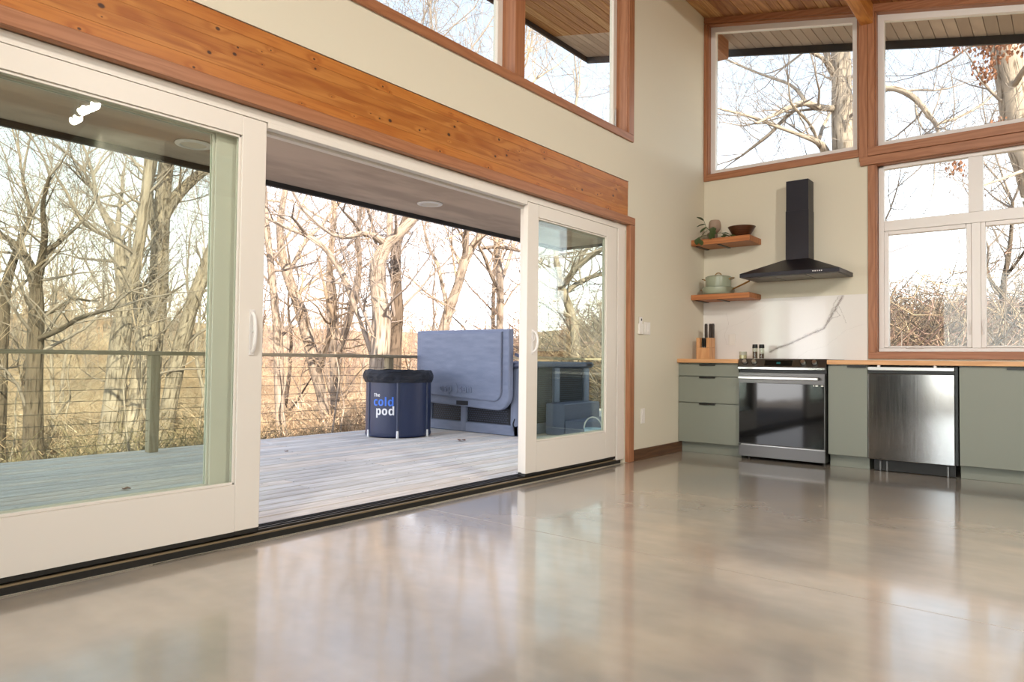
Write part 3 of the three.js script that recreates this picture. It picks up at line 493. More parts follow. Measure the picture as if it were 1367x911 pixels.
{ // things on the upper shelf
  const p = thing('potted_plant', 'small trailing plant in a round brown pot on the upper shelf', 'plant', [0.15, 2.13, 0.14]);
  B().lathe(0.15, 2.131, 0.14, [[0, 0], [0.03, 0], [0.046, 0.03], [0.052, 0.06], [0.05, 0.085], [0.04, 0.09], [0.036, 0.08], [0, 0.078]], 24).mesh('lower_pot', M.pot, p);
  B().lathe(0.175, 2.22, 0.14, [[0, 0], [0.035, 0.0], [0.056, 0.03], [0.062, 0.07], [0.056, 0.11], [0.046, 0.125], [0.04, 0.12], [0, 0.11]], 24).mesh('upper_pot', M.pot, p);
  const leaf = (x, y, z, s0, yaw, droop) => { const s = s0 * 1.25; const b = B(), n = 6, rows = []; for (let k = 0; k <= n; k++) { const t = k / n, w = s * 0.42 * Math.pow(Math.sin(Math.PI * Math.min(1, t * 0.92 + 0.08)), 0.7), y2 = -droop * t * s + 0.12 * s * Math.sin(t * 3), l = t * s; const row = []; for (const q of [-1, 0, 1]) { const lx = q * w, ly = y2 - (q ? 0.08 * s : 0), lz = l; row.push(b.vert([x + lx * Math.cos(yaw) + lz * Math.sin(yaw), y + ly, z - lx * Math.sin(yaw) + lz * Math.cos(yaw)], [0, 1, 0.2], q, t)); } rows.push(row); } for (let k = 0; k < n; k++) for (let q = 0; q < 2; q++) b.quad(rows[k][q], rows[k][q + 1], rows[k + 1][q + 1], rows[k + 1][q]); b.mesh('leaf', M.leafGreen, p); };
  for (const st of [[[0.15, 2.22, 0.14], [0.11, 2.27, 0.2], [0.085, 2.35, 0.21]], [[0.17, 2.2, 0.16], [0.2, 2.26, 0.24], [0.21, 2.2, 0.29]], [[0.15, 2.2, 0.16], [0.11, 2.18, 0.26], [0.08, 2.13, 0.335]], [[0.16, 2.2, 0.16], [0.26, 2.2, 0.2], [0.31, 2.18, 0.22]]]) B().tube(st, [0.003, 0.0025, 0.002], 6).mesh('stem', M.leafGreen, p);
  for (const a of [[0.085, 2.35, 0.21, 0.06, -0.8, -0.4], [0.095, 2.31, 0.2, 0.065, -1.2, 0.3], [0.105, 2.28, 0.2, 0.06, -0.4, 0.9], [0.12, 2.24, 0.2, 0.055, -0.9, 1.0], [0.2, 2.26, 0.24, 0.065, 0.3, 0.9], [0.205, 2.23, 0.27, 0.06, 0.5, 1.0], [0.215, 2.2, 0.29, 0.06, 0.1, 1.1], [0.19, 2.2, 0.28, 0.055, 0.9, 1.0], [0.08, 2.15, 0.33, 0.06, 0.2, 1.1], [0.09, 2.135, 0.335, 0.06, 0.8, 1.0], [0.1, 2.17, 0.29, 0.05, -0.5, 0.6], [0.3, 2.19, 0.22, 0.065, 0.9, 0.2], [0.29, 2.18, 0.22, 0.06, 1.6, 0.4], [0.31, 2.17, 0.22, 0.055, 0.2, 0.5], [0.41, 2.16, 0.25, 0.045, 0.4, 0.8], [0.4, 2.16, 0.24, 0.04, -0.7, 0.5]]) leaf(...a);
  B().tube([[0.3, 2.18, 0.21], [0.36, 2.15, 0.24], [0.41, 2.16, 0.25]], 0.002, 6).mesh('stem', M.leafGreen, p);
  const b = tag(B().lathe(0.46, 2.131, 0.15, [[0, 0], [0.072, 0], [0.076, 0.006], [0.098, 0.05], [0.126, 0.1], [0.135, 0.112], [0.13, 0.113], [0.118, 0.098], [0.09, 0.05], [0.06, 0.014], [0, 0.012]], 40).mesh('wooden_bowl', wood(T.walnut, 0.35, { color: 0xd0b098 })), 'dark turned wooden bowl on the upper shelf', 'bowl');
}
{ // cookware on the lower shelf
  const y = 1.569, X = 0.225, Z = 0.165, pan = thing('saute_pan', 'wide sage green saute pan with brass handle, lowest on the shelf', 'pan', [X, y, Z]);
  B().lathe(X, y, Z, [[0, 0], [0.14, 0], [0.15, 0.008], [0.158, 0.04], [0.16, 0.072], [0.156, 0.075], [0.15, 0.05], [0.14, 0.012], [0, 0.01]], 48).mesh('pan_body', M.cookware, pan);
  B().tube([[X + 0.155, y + 0.052, Z + 0.02], [X + 0.19, y + 0.062, Z + 0.03], [X + 0.34, y + 0.118, Z + 0.055]], [0.008, 0.0075, 0.0085], 10).mesh('pan_handle', M.brass, pan);
  B().tube([[X - 0.152, y + 0.055, Z + 0.03], [X - 0.182, y + 0.06, Z + 0.02], [X - 0.184, y + 0.06, Z - 0.015], [X - 0.155, y + 0.055, Z - 0.03]], 0.005, 8).mesh('helper_handle', M.brass, pan);
  const pot = thing('stock_pot', 'lidded sage green stock pot with brass handles on the pan', 'pot', [X, y + 0.076, Z]), Y = y + 0.076;
  B().lathe(X, Y, Z, [[0, 0], [0.118, 0], [0.124, 0.006], [0.127, 0.1], [0.12, 0.102], [0.118, 0.01], [0, 0.01]], 48).mesh('pot_body', M.cookware, pot);
  const lid = B().lathe(X, Y + 0.101, Z, [[0.127, 0], [0.128, 0.006], [0.11, 0.015], [0.06, 0.023], [0, 0.025], [0, 0.02], [0.1, 0.008], [0.127, 0]], 48).mesh('lid', M.cookware, pot);
  const arc = []; for (let k = 0; k <= 10; k++) { const t = k / 10 * Math.PI; arc.push([X - 0.032 * Math.cos(t), Y + 0.123 + 0.028 * Math.sin(t), Z]); } B().tube(arc, 0.005, 8).mesh('lid_handle', M.brass, lid);
  for (const s of [-1, 1]) B().tube([[X + s * 0.124, Y + 0.078, Z + 0.035], [X + s * 0.158, Y + 0.092, Z + 0.03], [X + s * 0.162, Y + 0.094, Z - 0.02], [X + s * 0.126, Y + 0.08, Z - 0.03]], 0.005, 8).mesh('side_handle', M.brass, pot);
}
{ // on the worktop: knife block with its knives, candle, two spice jars
  const k = thing('knife_block', 'tan wooden knife block on the short worktop', 'knife block', [0.13, 0.915, 0.28]), y = 0.915;
  B().box(0.068, 0.21, y, y + 0.115, 0.205, 0.345, 0.003, 'y').mesh('front_section', M.block, k);
  B().box(0.068, 0.105, y + 0.115, y + 0.215, 0.205, 0.345, 0.003, 'y').box(0.175, 0.21, y + 0.115, y + 0.215, 0.205, 0.345, 0.003, 'y').box(0.105, 0.175, y + 0.115, y + 0.215, 0.205, 0.25, 0.003, 'y').mesh('upper_section', M.block, k);
  const kn = [['black handled steak knife low in the block', [0.118, 0.138, 0.158], 0.295, 1.032, 1.125, 0.008, M.black], ['brown handled kitchen knife high in the block', [0.122, 0.168, 0.195], 0.225, 1.09, 1.27, 0.0115, M.knife]];
  for (const [label, xs, z, a, b, r, m] of kn) for (const x of xs) { const o = thing('kitchen_knife', label + [', next to the cream wall', ', middle one of three', ', on the range side'][xs.indexOf(x)], 'knife', [x, a, z], 'knives in the block'); B().box(x - 0.002, x + 0.002, a - 0.03, a + 0.01, z - 0.012, z + 0.012, 0.0005).mesh('blade', M.steelBright, o); B().box(x - r, x + r, a, b, z - r * 1.4, z + r * 1.4, 0.004, 'y').mesh('knife_handle', m, o); B().box(x - r * 0.8, x + r * 0.8, b, b + 0.006, z - r * 1.2, z + r * 1.2, 0.002).mesh('end_cap', M.steelDark, o); }
  const c = thing('jar_candle', 'pale wax candle in a clear glass jar beside the spice jars', 'candle', [0.548, 0.915, 0.34]);
  B().lathe(0.548, 0.9155, 0.34, [[0, 0], [0.036, 0], [0.037, 0.005], [0.037, 0.075], [0.034, 0.075], [0.034, 0.008], [0, 0.008]], 28).mesh('glass_jar', M.jarGlass, c); B().cyl(0.548, 0.924, 0.957, 0.34, 0.033, 0.033, 24).mesh('wax', M.wax, c); B().cyl(0.548, 0.957, 0.968, 0.34, 0.0012, 0.001, 6).mesh('wick', M.black, c);
  for (const [x, z, l, fill] of [[0.628, 0.24, 'clear spice grinder with black cap beside the candle', 0.75], [0.682, 0.21, 'clear spice grinder with black cap over the range', 0.5]]) {
    const s = thing('spice_jar', l, 'spice jar', [x, 0.921, z]); B().lathe(x, 0.9215, z, [[0, 0], [0.024, 0], [0.025, 0.004], [0.025, 0.095], [0.022, 0.105], [0.019, 0.105], [0.022, 0.09], [0.022, 0.006], [0, 0.006]], 24).mesh('glass_jar', M.jarGlass, s);
    B().cyl(x, 0.9285, 0.9285 + 0.085 * fill, z, 0.0205, 0.0205, 20).mesh('spice', M.spice, s); B().cyl(x, 1.0255, 1.062, z, 0.0255, 0.0235, 20).mesh('cap', M.jarCap, s);
  }
}
{ // spotlights on tracks under the ceiling, behind and beside the viewpoint
  const spotBar = (label, x, z, n, aims) => {
    const y = ceilY(x) - 0.02, L = 0.11 * n, g = thing('spotlight_bar', label, 'spotlight', [x, y, z], 'ceiling spotlights');
    B().prism([[x - 0.05, ceilY(x - 0.05) - 0.03], [x + L, ceilY(x + L) - 0.03], [x + L, ceilY(x + L) - 0.002], [x - 0.05, ceilY(x - 0.05) - 0.002]], 'z', z - 0.03, z + 0.03).mesh('mounting_bar', M.vinylWhite, g);
    for (let k = 0; k < n; k++) {
      const X = x + 0.11 * k, Z = z + (k % 2 ? 0.02 : -0.02), h = ceilY(X) - 0.03; B().cyl(X, h - 0.07, h, Z, 0.007, 0.007, 10).mesh('arm', M.vinylWhite, g);
      B().lathe(X, h - 0.15, Z, [[0.038, 0.0], [0.043, 0.01], [0.043, 0.05], [0.026, 0.083], [0, 0.085], [0, 0.08], [0.024, 0.078], [0.039, 0.048], [0.039, 0.01], [0.036, 0]], 24).mesh('lamp_head', M.vinylWhite, g);
      B().lathe(X, h - 0.175, Z, [[0, 0], [0.02, 0.004], [0.032, 0.02], [0.035, 0.04], [0.03, 0.06], [0.018, 0.072], [0, 0.076]], 20).mesh('bulb', std(0xfff2dc, 0.5, { emissive: 0xffeed8, emissiveIntensity: 0.7 }), g);
      const p = new THREE.SpotLight(new THREE.Color(1.0, 0.95, 0.88), LAMP, 0, 1.15, 0.9); p.position.set(X - x, h - 0.185 - y, Z - z); p.target.position.set(aims[k][0] - x, aims[k][1] - y, aims[k][2] - z); g.add(p.target); p.castShadow = true; p.shadow.radius = 2; g.add(p);
    }
  };
  spotBar('white bar of four ceiling spotlights close to the wall pier', 4.36, 4.32, 4, [[2.2, 0, 3.6], [0, 2.0, 3.6], [1.4, 1.4, 0], [2.2, 0, 2.0]]); spotBar('white bar of four ceiling spotlights above the living area', 2.4, 7.9, 4, [[0, 2.2, 4.6], [1.2, 1.6, 0], [0.8, 3.0, 0], [1.6, 0, 5.0]]);
}

// ================================================================ deck
const DY = -0.03, DX = -3.93;
{
  const d = settingGroup('deck', 'weathered grey wooden deck outside the sliding doors', [-2, DY, 3]), pitch = 0.1415, lens = [3.66, 4.88, 4.27], geo = {};
  for (const L of lens) for (let k = 0; k < 3; k++) geo[L + '_' + k] = B().box(-0.0622, 0.0622, -0.036, 0, 0, L - 0.004, 0.006, 'z', [k * 0.83 + L, k * 0.29]).geometry();
  for (let c = 0; c < 27; c++) {
    const x = -0.235 - c * pitch; let z = -4.4 - rnd() * 2.2, k = c;
    while (z < 9.5) { const L = lens[k++ % 3], m = new THREE.Mesh(geo[L + '_' + Math.floor(rnd() * 3)], M.deck[Math.floor(rnd() * 4)]); m.name = 'deck_board'; m.position.set(x + 2, 0.0015 * (rnd() - 0.5), z - 3); m.castShadow = m.receiveShadow = true; d.add(m); z += L; }
  }
  B().box(DX - 0.08, DX - 0.045, DY - 0.26, DY - 0.002, -5.5, 9.5, 0.003, 'z').mesh('rim_joist', M.deck[2], d);
  for (let z = -5.2; z < 9.5; z += 1.22) B().box(DX, -0.18, DY - 0.22, DY - 0.037, z, z + 0.04, 0.002, 'x').mesh('joist', M.rail, d);
  const r = thing('deck_railing', 'weathered wood and cable railing along the deck edge', 'railing', [-3.8, DY, 3]);
  B().box(-3.88, -3.74, 0.893, 0.931, -5.4, 9.4, 0.004, 'z').mesh('top_rail', M.rail, r); 
  for (let z = -4.82; z < 9.5; z += 2.93) B().box(-3.845, -3.757, DY, 0.893, z - 0.044, z + 0.044, 0.004, 'y').mesh('post', M.rail, r);
  for (let k = 0; k < 8; k++) B().tube([[-3.8, 0.075 + k * 0.1, -5.4], [-3.8, 0.075 + k * 0.1, 9.4]], 0.0026, 6).mesh('cable', M.cable, r);
}
{ // flat canopy over the door side of the deck
  const c = settingGroup('canopy', 'flat canopy with a brown-grey soffit above the deck', [-0.75, 2.12, 4]);
  B().box(-1.32, -0.161, 2.122, 2.23, 0.735, 7.5, 0.001, 'z').mesh('soffit', M.soffit, c);
  B().box(-1.355, -1.321, 2.088, 2.27, 0.70, 7.535, 0.002, 'z').mesh('fascia', M.fascia, c); B().box(-1.321, -0.161, 2.098, 2.27, 0.70, 0.734, 0.002, 'x').mesh('fascia', M.fascia, c); B().box(-1.321, -0.161, 2.23, 2.27, 0.735, 7.5, 0.001).mesh('roof_sheet', M.fascia, c);
  for (const [z, l] of [[3.13, 'round white soffit light over the open middle of the doors'], [5.03, 'round white soffit light behind the sliding door with overlapping panels']]) {
    const s = thing('soffit_light', l, 'ceiling light', [-0.93, 2.108, z]); B().lathe(-0.93, 2.108, z, [[0.07, 0.006], [0.075, 0.0], [0.1, 0.006], [0.102, 0.014], [0.07, 0.014], [0.07, 0.006]], 36).mesh('trim_ring', M.vinylWhite, s); B().cyl(-0.93, 2.114, 2.121, z, 0.07, 0.07, 32).mesh('lens', std(0xd8cfc2, 0.6), s);
  }
}
const font = await new FontLoader().loadAsync('fonts/droid/droid_sans_bold.typeface.json');
{ // round cold plunge tub with its liner folded over the rim
  const X = -3.27, Z = 1.34, R = 0.385, p = thing('plunge_tub', 'round navy cold plunge tub standing on the deck', 'tub', [X, DY, Z]);
  B().lathe(X, DY, Z, [[0, 0.004], [R * 0.98, 0.004], [R + 0.004, 0.02], [R + 0.006, 0.045], [R, 0.05], [R, 0.7], [R - 0.02, 0.76], [R - 0.03, 0.7], [R - 0.03, 0.3], [0, 0.3]], 72).mesh('tub_wall', M.pod, p);
  { const g = new THREE.CylinderGeometry(1, 1, 1, 120, 10, true), P = g.attributes.position;
    for (let k = 0; k < P.count; k++) { const a = Math.atan2(P.getZ(k), P.getX(k)), t = P.getY(k) + 0.5, w = fbm(a / (2 * Math.PI) + 0.5, t * 0.25, 22, 5, 4, 7) - 0.5, w2 = fbm(a / (2 * Math.PI) + 0.5, 0.3, 9, 3, 3, 19) - 0.5;
      const bulge = Math.sin(Math.PI * Math.min(1, t * 0.85 + 0.12)), r = R + 0.004 + 0.024 * bulge + 0.05 * w * (0.4 + bulge), y = 0.635 + 0.145 * t + 0.03 * w2 * (0.3 + t) + 0.012 * w; P.setXYZ(k, r * Math.cos(a), y, r * Math.sin(a)); }
    g.computeVertexNormals(); const b = B().add(g, new THREE.Matrix4().makeTranslation(X, DY, Z));
    b.lathe(X, DY, Z, [[R - 0.05, 0.60], [R - 0.03, 0.74], [R - 0.005, 0.772], [R + 0.018, 0.76]], 72); b.mesh('folded_liner', M.podCollar, p); }
  const th0 = Math.atan2(5.61, 6.29);                                     // direction towards the room
  for (let k = 0; k < 6; k++) { const a = th0 + 0.02 + k * Math.PI / 3, c = Math.cos(a), s = Math.sin(a), q = B().tube([[X + c * (R - 0.002), DY + 0.03, Z + s * (R - 0.002)], [X + c * (R - 0.002), DY + 0.66, Z + s * (R - 0.002)]], 0.016, 10).mesh('support_pole', M.podSeam, p);
    B().tube([[X + c * (R + 0.008), DY + 0.002, Z + s * (R + 0.008)], [X + c * (R + 0.008), DY + 0.085, Z + s * (R + 0.008)]], [0.016, 0.013], 10).mesh('pole_foot', M.podWhite, q); }
  const word = (text, size, u, y, mat) => {                                // letters wrapped round the wall; u: metres along it
    const g = new TextGeometry(text, { font, size, depth: 0.002, curveSegments: 6 }), P = g.attributes.position;
    for (let k = 0; k < P.count; k++) { const a = th0 - (u + P.getX(k)) / R, r = R + 0.0006 + P.getZ(k); P.setXYZ(k, X + r * Math.cos(a), DY + y + P.getY(k), Z + r * Math.sin(a)); }
    g.computeVertexNormals(); B().add(g).mesh('lettering', mat, p);
  };
  word('The', 0.038, -0.315, 0.475, M.podWhite); word('cold', 0.098, -0.32, 0.37, M.podBlue); word('pod', 0.098, -0.285, 0.265, M.podWhite);
}
{ // plastic hot tub, its folded cover standing against the front
  const x0 = -3.70, x1 = -2.10, z0 = -1.08, z1 = 0.5, s = thing('hot_tub', 'grey-blue plastic hot tub with its lid hung over the front', 'hot tub', [(x0 + x1) / 2, DY, (z0 + z1) / 2]);
  B().box(x0 + 0.04, x1 - 0.04, DY, 0.80, z0 + 0.04, z1 - 0.03, 0.03).mesh('cabinet', M.spaDark, s);
  for (const x of [x0, x1 - 0.14]) for (const z of [z0, z1 - 0.14]) B().box(x, x + 0.14, DY, 0.80, z, z + 0.14, 0.03).mesh('corner_post', M.spa, s);
  const band = B(); band.box(x0, x1, DY, 0.10, z1 - 0.07, z1, 0.012).box(x0, x1, DY, 0.10, z0, z0 + 0.07, 0.012).box(x1 - 0.07, x1, DY, 0.10, z0, z1, 0.012).box(x0, x0 + 0.07, DY, 0.10, z0, z1, 0.012); band.mesh('plinth', M.spa, s);
  B().box((x0 + x1) / 2 - 0.14, (x0 + x1) / 2 - 0.04, DY, 0.8, z1 - 0.05, z1 + 0.005, 0.012).mesh('front_divider', M.spa, s); B().box(x1 - 0.05, x1 + 0.004, DY, 0.8, -0.36, -0.24, 0.012).mesh('side_divider', M.spa, s);
  const cx = (x0 + x1) / 2 - 0.09;
  const grille = (along, a, b, face) => { const g = B(), put = (u, y0, w, h) => (along === 'x' ? g.box(u, u + w, y0, y0 + h, face - 0.008, face, 0.0015) : g.box(face - 0.008, face, y0, y0 + h, u, u + w, 0.0015)); let row = 0; for (let y = 0.12; y < 0.78; y += 0.026, row++) for (let u = a + (row % 2) * 0.02; u < b - 0.03; u += 0.04) put(u, y, 0.028, 0.013); const m = g.mesh('woven_grille', std(0x3a4152, 0.6), s); m.userData.kind = 'stuff'; };
  grille('x', x0 + 0.15, cx - 0.05, z1 - 0.022); grille('x', cx + 0.05, x1 - 0.15, z1 - 0.022); grille('z', z0 + 0.15, -0.37, x1 - 0.032); grille('z', -0.23, z1 - 0.15, x1 - 0.032);
  const rim = B(); rim.box(x0 - 0.03, x1 + 0.05, 0.79, 0.865, z1 - 0.2, z1 + 0.03, 0.028).box(x0 - 0.03, x1 + 0.05, 0.79, 0.865, z0 - 0.03, z0 + 0.2, 0.028).box(x0 - 0.03, x0 + 0.2, 0.79, 0.865, z0, z1, 0.028).box(x1 - 0.2, x1 + 0.05, 0.79, 0.865, z0, z1, 0.028); rim.mesh('rim', M.spaRim, s);
  B().box(x0 + 0.2, x1 - 0.2, 0.55, 0.56, z0 + 0.2, z1 - 0.2, 0).mesh('water', new THREE.MeshPhysicalMaterial({ color: 0x6f8f96, roughness: 0.05 }), s);
  // the lid, hinged over the rim
  const lx0 = -3.735, lx1 = -2.145, ly0 = 0.275, ly1 = 1.255, rr = 0.2, out = (i, ri) => { const a = []; const pt = (x, y) => a.push([x, y]); pt(lx0 + i, ly1 - i * 0.3); for (let k = 0; k <= 8; k++) { const t = k / 8 * Math.PI / 2; pt(lx0 + i + ri * 0.4 - ri * 0.4 * Math.cos(t), ly0 + i + 0.05 + ri * 0.4 - ri * 0.4 * Math.sin(t)); } for (let k = 0; k <= 10; k++) { const t = k / 10 * Math.PI / 2; pt(lx1 - i - ri + ri * Math.sin(t), ly0 + i + ri - ri * Math.cos(t)); } pt(lx1 - i, ly1 - i * 0.3); return a; };
  const lid = B().prism(out(0, rr), 'z', z1 + 0.035, z1 + 0.12, [], 0.022).mesh('lid', M.spa, s);
  B().prism(out(0.105, 0.13), 'z', z1 + 0.10, z1 + 0.15, [], 0.018).mesh('raised_panel', M.spa, lid);
  B().box(cx - 0.01, cx + 0.19, 0.315, 0.368, z1 + 0.117, z1 + 0.1235, 0.002).mesh('hand_recess', M.spaDark, lid);
  const emb = (t, x) => { const g = new TextGeometry(t, { font, size: 0.095, depth: 0.012, curveSegments: 5, bevelEnabled: true, bevelThickness: 0.002, bevelSize: 0.0015, bevelSegments: 1 }); g.computeVertexNormals(); B().add(g, new THREE.Matrix4().makeTranslation(x, 0.475, z1 + 0.149)).mesh('embossed_lettering', M.spa, lid); };
  emb('esp', -3.27); emb('sen', -2.93);
  const drop = []; for (let k = 0; k < 24; k++) { const t = k / 24 * Math.PI * 2; drop.push([-2.985 + 0.042 * Math.sin(t) * Math.pow(Math.sin(t / 2), 0.6), 0.525 + 0.07 * Math.cos(t)]); } B().prism(drop, 'z', z1 + 0.148, z1 + 0.157).mesh('embossed_emblem', M.spa, lid);
  B().tube([[x1 - 0.02, 0.95, z1 + 0.05], [x1 + 0.03, 0.93, z1 + 0.02], [x1 + 0.03, 0.88, z1 - 0.05]], 0.02, 10).mesh('hinge', M.spaRim, s); B().tube([[lx0 - 0.03, 0.92, z1 + 0.03], [lx0 + 0.02, 0.92, z1 + 0.06]], 0.035, 14).mesh('hinge', M.spaDark, s);
  B().tube([[x1 - 0.05, 0.18, z1 + 0.003], [x1 - 0.07, 0.12, z1 + 0.012], [x1 - 0.05, 0.03, z1 + 0.006]], 0.007, 8).mesh('drain_hose', M.spaDark, s); B().box(x1 - 0.005, x1 + 0.012, 0.13, 0.2, z1 - 0.11, z1 - 0.04, 0.004).mesh('power_socket', M.plateWhite, s);
}
{ // low steps, bucket and dry leaf
  const st = thing('tub_steps', 'grey plastic step unit beside the hot tub', 'steps', [-1.75, DY, -0.35]); B().box(-2.03, -1.74, DY, 0.36, -0.75, 0.05, 0.015).mesh('upper_step', M.spaRim, st); B().box(-1.74, -1.46, DY, 0.165, -0.75, 0.05, 0.015).mesh('lower_step', M.spaRim, st);
  const bk = thing('bucket', 'small pale blue bucket with white handle behind the glass door', 'bucket', [-1.18, DY, 0.3]); B().lathe(-1.18, DY, 0.3, [[0, 0.002], [0.075, 0.002], [0.08, 0.01], [0.1, 0.15], [0.106, 0.155], [0.098, 0.155], [0.076, 0.014], [0, 0.014]], 28).mesh('bucket_body', std(0xbcd6e6, 0.4), bk);
  const a = []; for (let k = 0; k <= 12; k++) { const t = k / 12 * Math.PI; a.push([-1.18 - 0.1 * Math.cos(t) * 0.8, DY + 0.15 + 0.13 * Math.sin(t), 0.3 + 0.06 * Math.cos(t)]); } B().tube(a, 0.008, 8).mesh('bucket_handle', M.vinylWhite, bk);
  const leaf = (x, z, s, ro, l) => { const sh = B(), n = 14, c = sh.vert([x, DY + 0.02 * s / 0.1, z], [0, 1, 0], 0, 0), ring = []; for (let k = 0; k < n; k++) { const t = k / n * Math.PI * 2 + ro, r = s * (0.55 + 0.45 * Math.abs(Math.cos(t * 2.5))); ring.push(sh.vert([x + r * Math.cos(t), DY + 0.006 + 0.25 * s * Math.abs(Math.sin(t * 1.5 + ro)), z + r * 0.7 * Math.sin(t)], [0, 1, 0], 0, 0)); } for (let k = 0; k < n; k++) sh.tri(c, ring[k], ring[(k + 1) % n]); tag(sh.mesh('fallen_leaf', M.leafDry), l, 'leaf'); };
  leaf(-2.28, 1.28, 0.062, 0.4, 'curled brown leaf on the deck before the hot tub'); leaf(-2.0, 4.92, 0.045, 1.7, 'small dark leaf on the deck behind the overlapping glass doors'); leaf(-2.9, 3.1, 0.03, 0.9, 'tiny brown leaf on the open deck near the railing');
}
// ================================================================ woods outside
function groundY(x, z) {
  const u = Math.max(0, -x - 4), v = Math.max(0, -z - 2), w = smooth(0.35, 0.75, v / (u + v + 0.001));
  const door = -1.5 - 2.2 * smooth(0, 18, u) - 0.8 * smooth(10, 32, u) + 11.5 * smooth(34, 120, u), kit = -1.2 + 1.7 * smooth(4, 26, v) + 6 * smooth(25, 110, v);
  const n = fbm(x / 90 + 3, z / 90 + 3, 16, 16, 3, 211) - 0.5, near = smooth(0, 10, u + v);
  return mix(door, kit, w) + n * 1.1 * near;
}
{
  const g = new THREE.PlaneGeometry(260, 240, 150, 140); g.rotateX(-Math.PI / 2); g.translate(-50, 0, -30); const P = g.attributes.position, U = g.attributes.uv;
  for (let k = 0; k < P.count; k++) { const x = P.getX(k), z = P.getZ(k); P.setY(k, groundY(x, z)); U.setXY(k, x, z); } g.computeVertexNormals();
  const m = new THREE.Mesh(g, M.ground); m.name = 'ground'; m.receiveShadow = true; scene.add(m); setting(m, 'leaf-covered ground falling away into the woods');
}
const TREES = { label: {} };
function bough(b, rng, pos, dir, len, r, level, depth) {   // one branch with its side shoots
  const n = Math.max(2, Math.min(6, Math.round(len / 0.3))), pts = [pos.toArray()], rad = [r], d = dir.clone(), q = pos.clone(), kids = level < depth ? Math.max(2, Math.round(len * (level === 0 ? 3.4 : 5.5))) : 0, at = [];
  for (let k = 1; k <= n; k++) {
    d.x += (rng() - 0.5) * 0.5; d.y += (rng() - 0.5) * 0.45 + 0.05; d.z += (rng() - 0.5) * 0.5; d.normalize(); q.addScaledVector(d, len / n); pts.push(q.toArray()); rad.push(Math.max(0.0035, r * (1 - 0.8 * k / n))); at.push([q.clone(), d.clone(), rad[k]]);
  }
  b.tube(pts, rad, r > 0.022 ? 6 : r > 0.01 ? 4 : 3, false);
  for (let k = 0; k < kids; k++) {
    const [p, dd, rr] = at[Math.min(n - 1, Math.floor((0.15 + 0.85 * rng()) * n))], side = new THREE.Vector3(rng() - 0.5, rng() - 0.35, rng() - 0.5).normalize();
    bough(b, rng, p, dd.clone().multiplyScalar(0.75).add(side).normalize(), len * (0.3 + 0.3 * rng()), Math.max(0.004, rr * 0.62), level + 1, depth);
  }
}
function limbTube(b, limb, sides) {                           // smooth the traced centre line
  const c = new THREE.CatmullRomCurve3(limb.map((q) => new THREE.Vector3(q[0], q[1], q[2])), false, 'centripetal'), n = (limb.length - 1) * 4, pts = [], rad = [];
  for (let k = 0; k <= n; k++) { const t = k / n, f = t * (limb.length - 1), i = Math.min(limb.length - 2, Math.floor(f)); pts.push(c.getPoint(t).toArray()); rad.push(mix(limb[i][3], limb[i + 1][3], f - i) * (1 + 0.03 * Math.sin(k * 0.9 + limb[0][0]))); }
  b.tube(pts, rad, sides, true); return pts.map((q, k) => [new THREE.Vector3(...q), rad[k]]);
}
function tracedTree(name, label, limbs, seed, { mat = M.bark, twig = M.twig, dens = 1, crown = 3, depth = 2, root = true } = {}) {
  const rng = makeRng(seed), base = limbs[0][0], gy = groundY(base[0], base[2]), trunk = limbs[0].slice();
  if (root) { trunk.unshift([base[0] * 1.0 - (trunk[1][0] - base[0]) * 0.3, mix(gy, base[1], 0.45), base[2], base[3] * 1.08]); trunk.unshift([trunk[0][0], gy - 0.15, trunk[0][2], base[3] * 1.4]); }
  const t = thing(name, label, 'tree', [trunk[0][0], gy, trunk[0][2]]), tw = B();
  limbs.forEach((l, i) => {
    const b = B(), path = limbTube(b, i ? l : trunk, i ? 8 : 12); b.mesh(i ? 'limb' : 'trunk', mat, t);
    const total = path.length, dir = (k) => new THREE.Vector3().subVectors(path[Math.min(k + 1, total - 1)][0], path[Math.max(0, k - 1)][0]).normalize();
    let acc = 0; for (let k = 1; k < total; k++) {
      acc += path[k][0].distanceTo(path[k - 1][0]) * dens * (i ? 3.0 : path[k][0].y > 0.8 ? 2.2 : 0.3);
      while (acc > rng()) { acc -= 1; if (i === 0 && k < total * 0.22) continue; const s = new THREE.Vector3(rng() - 0.5, rng() * 0.75 - 0.2, rng() - 0.5).normalize(); bough(tw, rng, path[k][0], dir(k).multiplyScalar(0.45).add(s).normalize(), 0.7 + rng() * (i ? 1.4 : 2.4), Math.min(0.035, Math.max(0.008, path[k][1] * 0.4)), 0, depth); }
    }
    const [e, r] = path[total - 1]; for (let k = 0; k < (i ? 2 : crown); k++) bough(tw, rng, e, dir(total - 1).add(new THREE.Vector3(rng() - 0.5, rng() * 0.6 - 0.1, rng() - 0.5)).normalize(), (i ? 1.0 : 2.4) + rng() * 1.4, Math.max(0.008, r * 0.8), 0, depth);
  });
  const m = tw.mesh('twigs', twig, t); m.userData.kind = 'stuff'; return t;
}
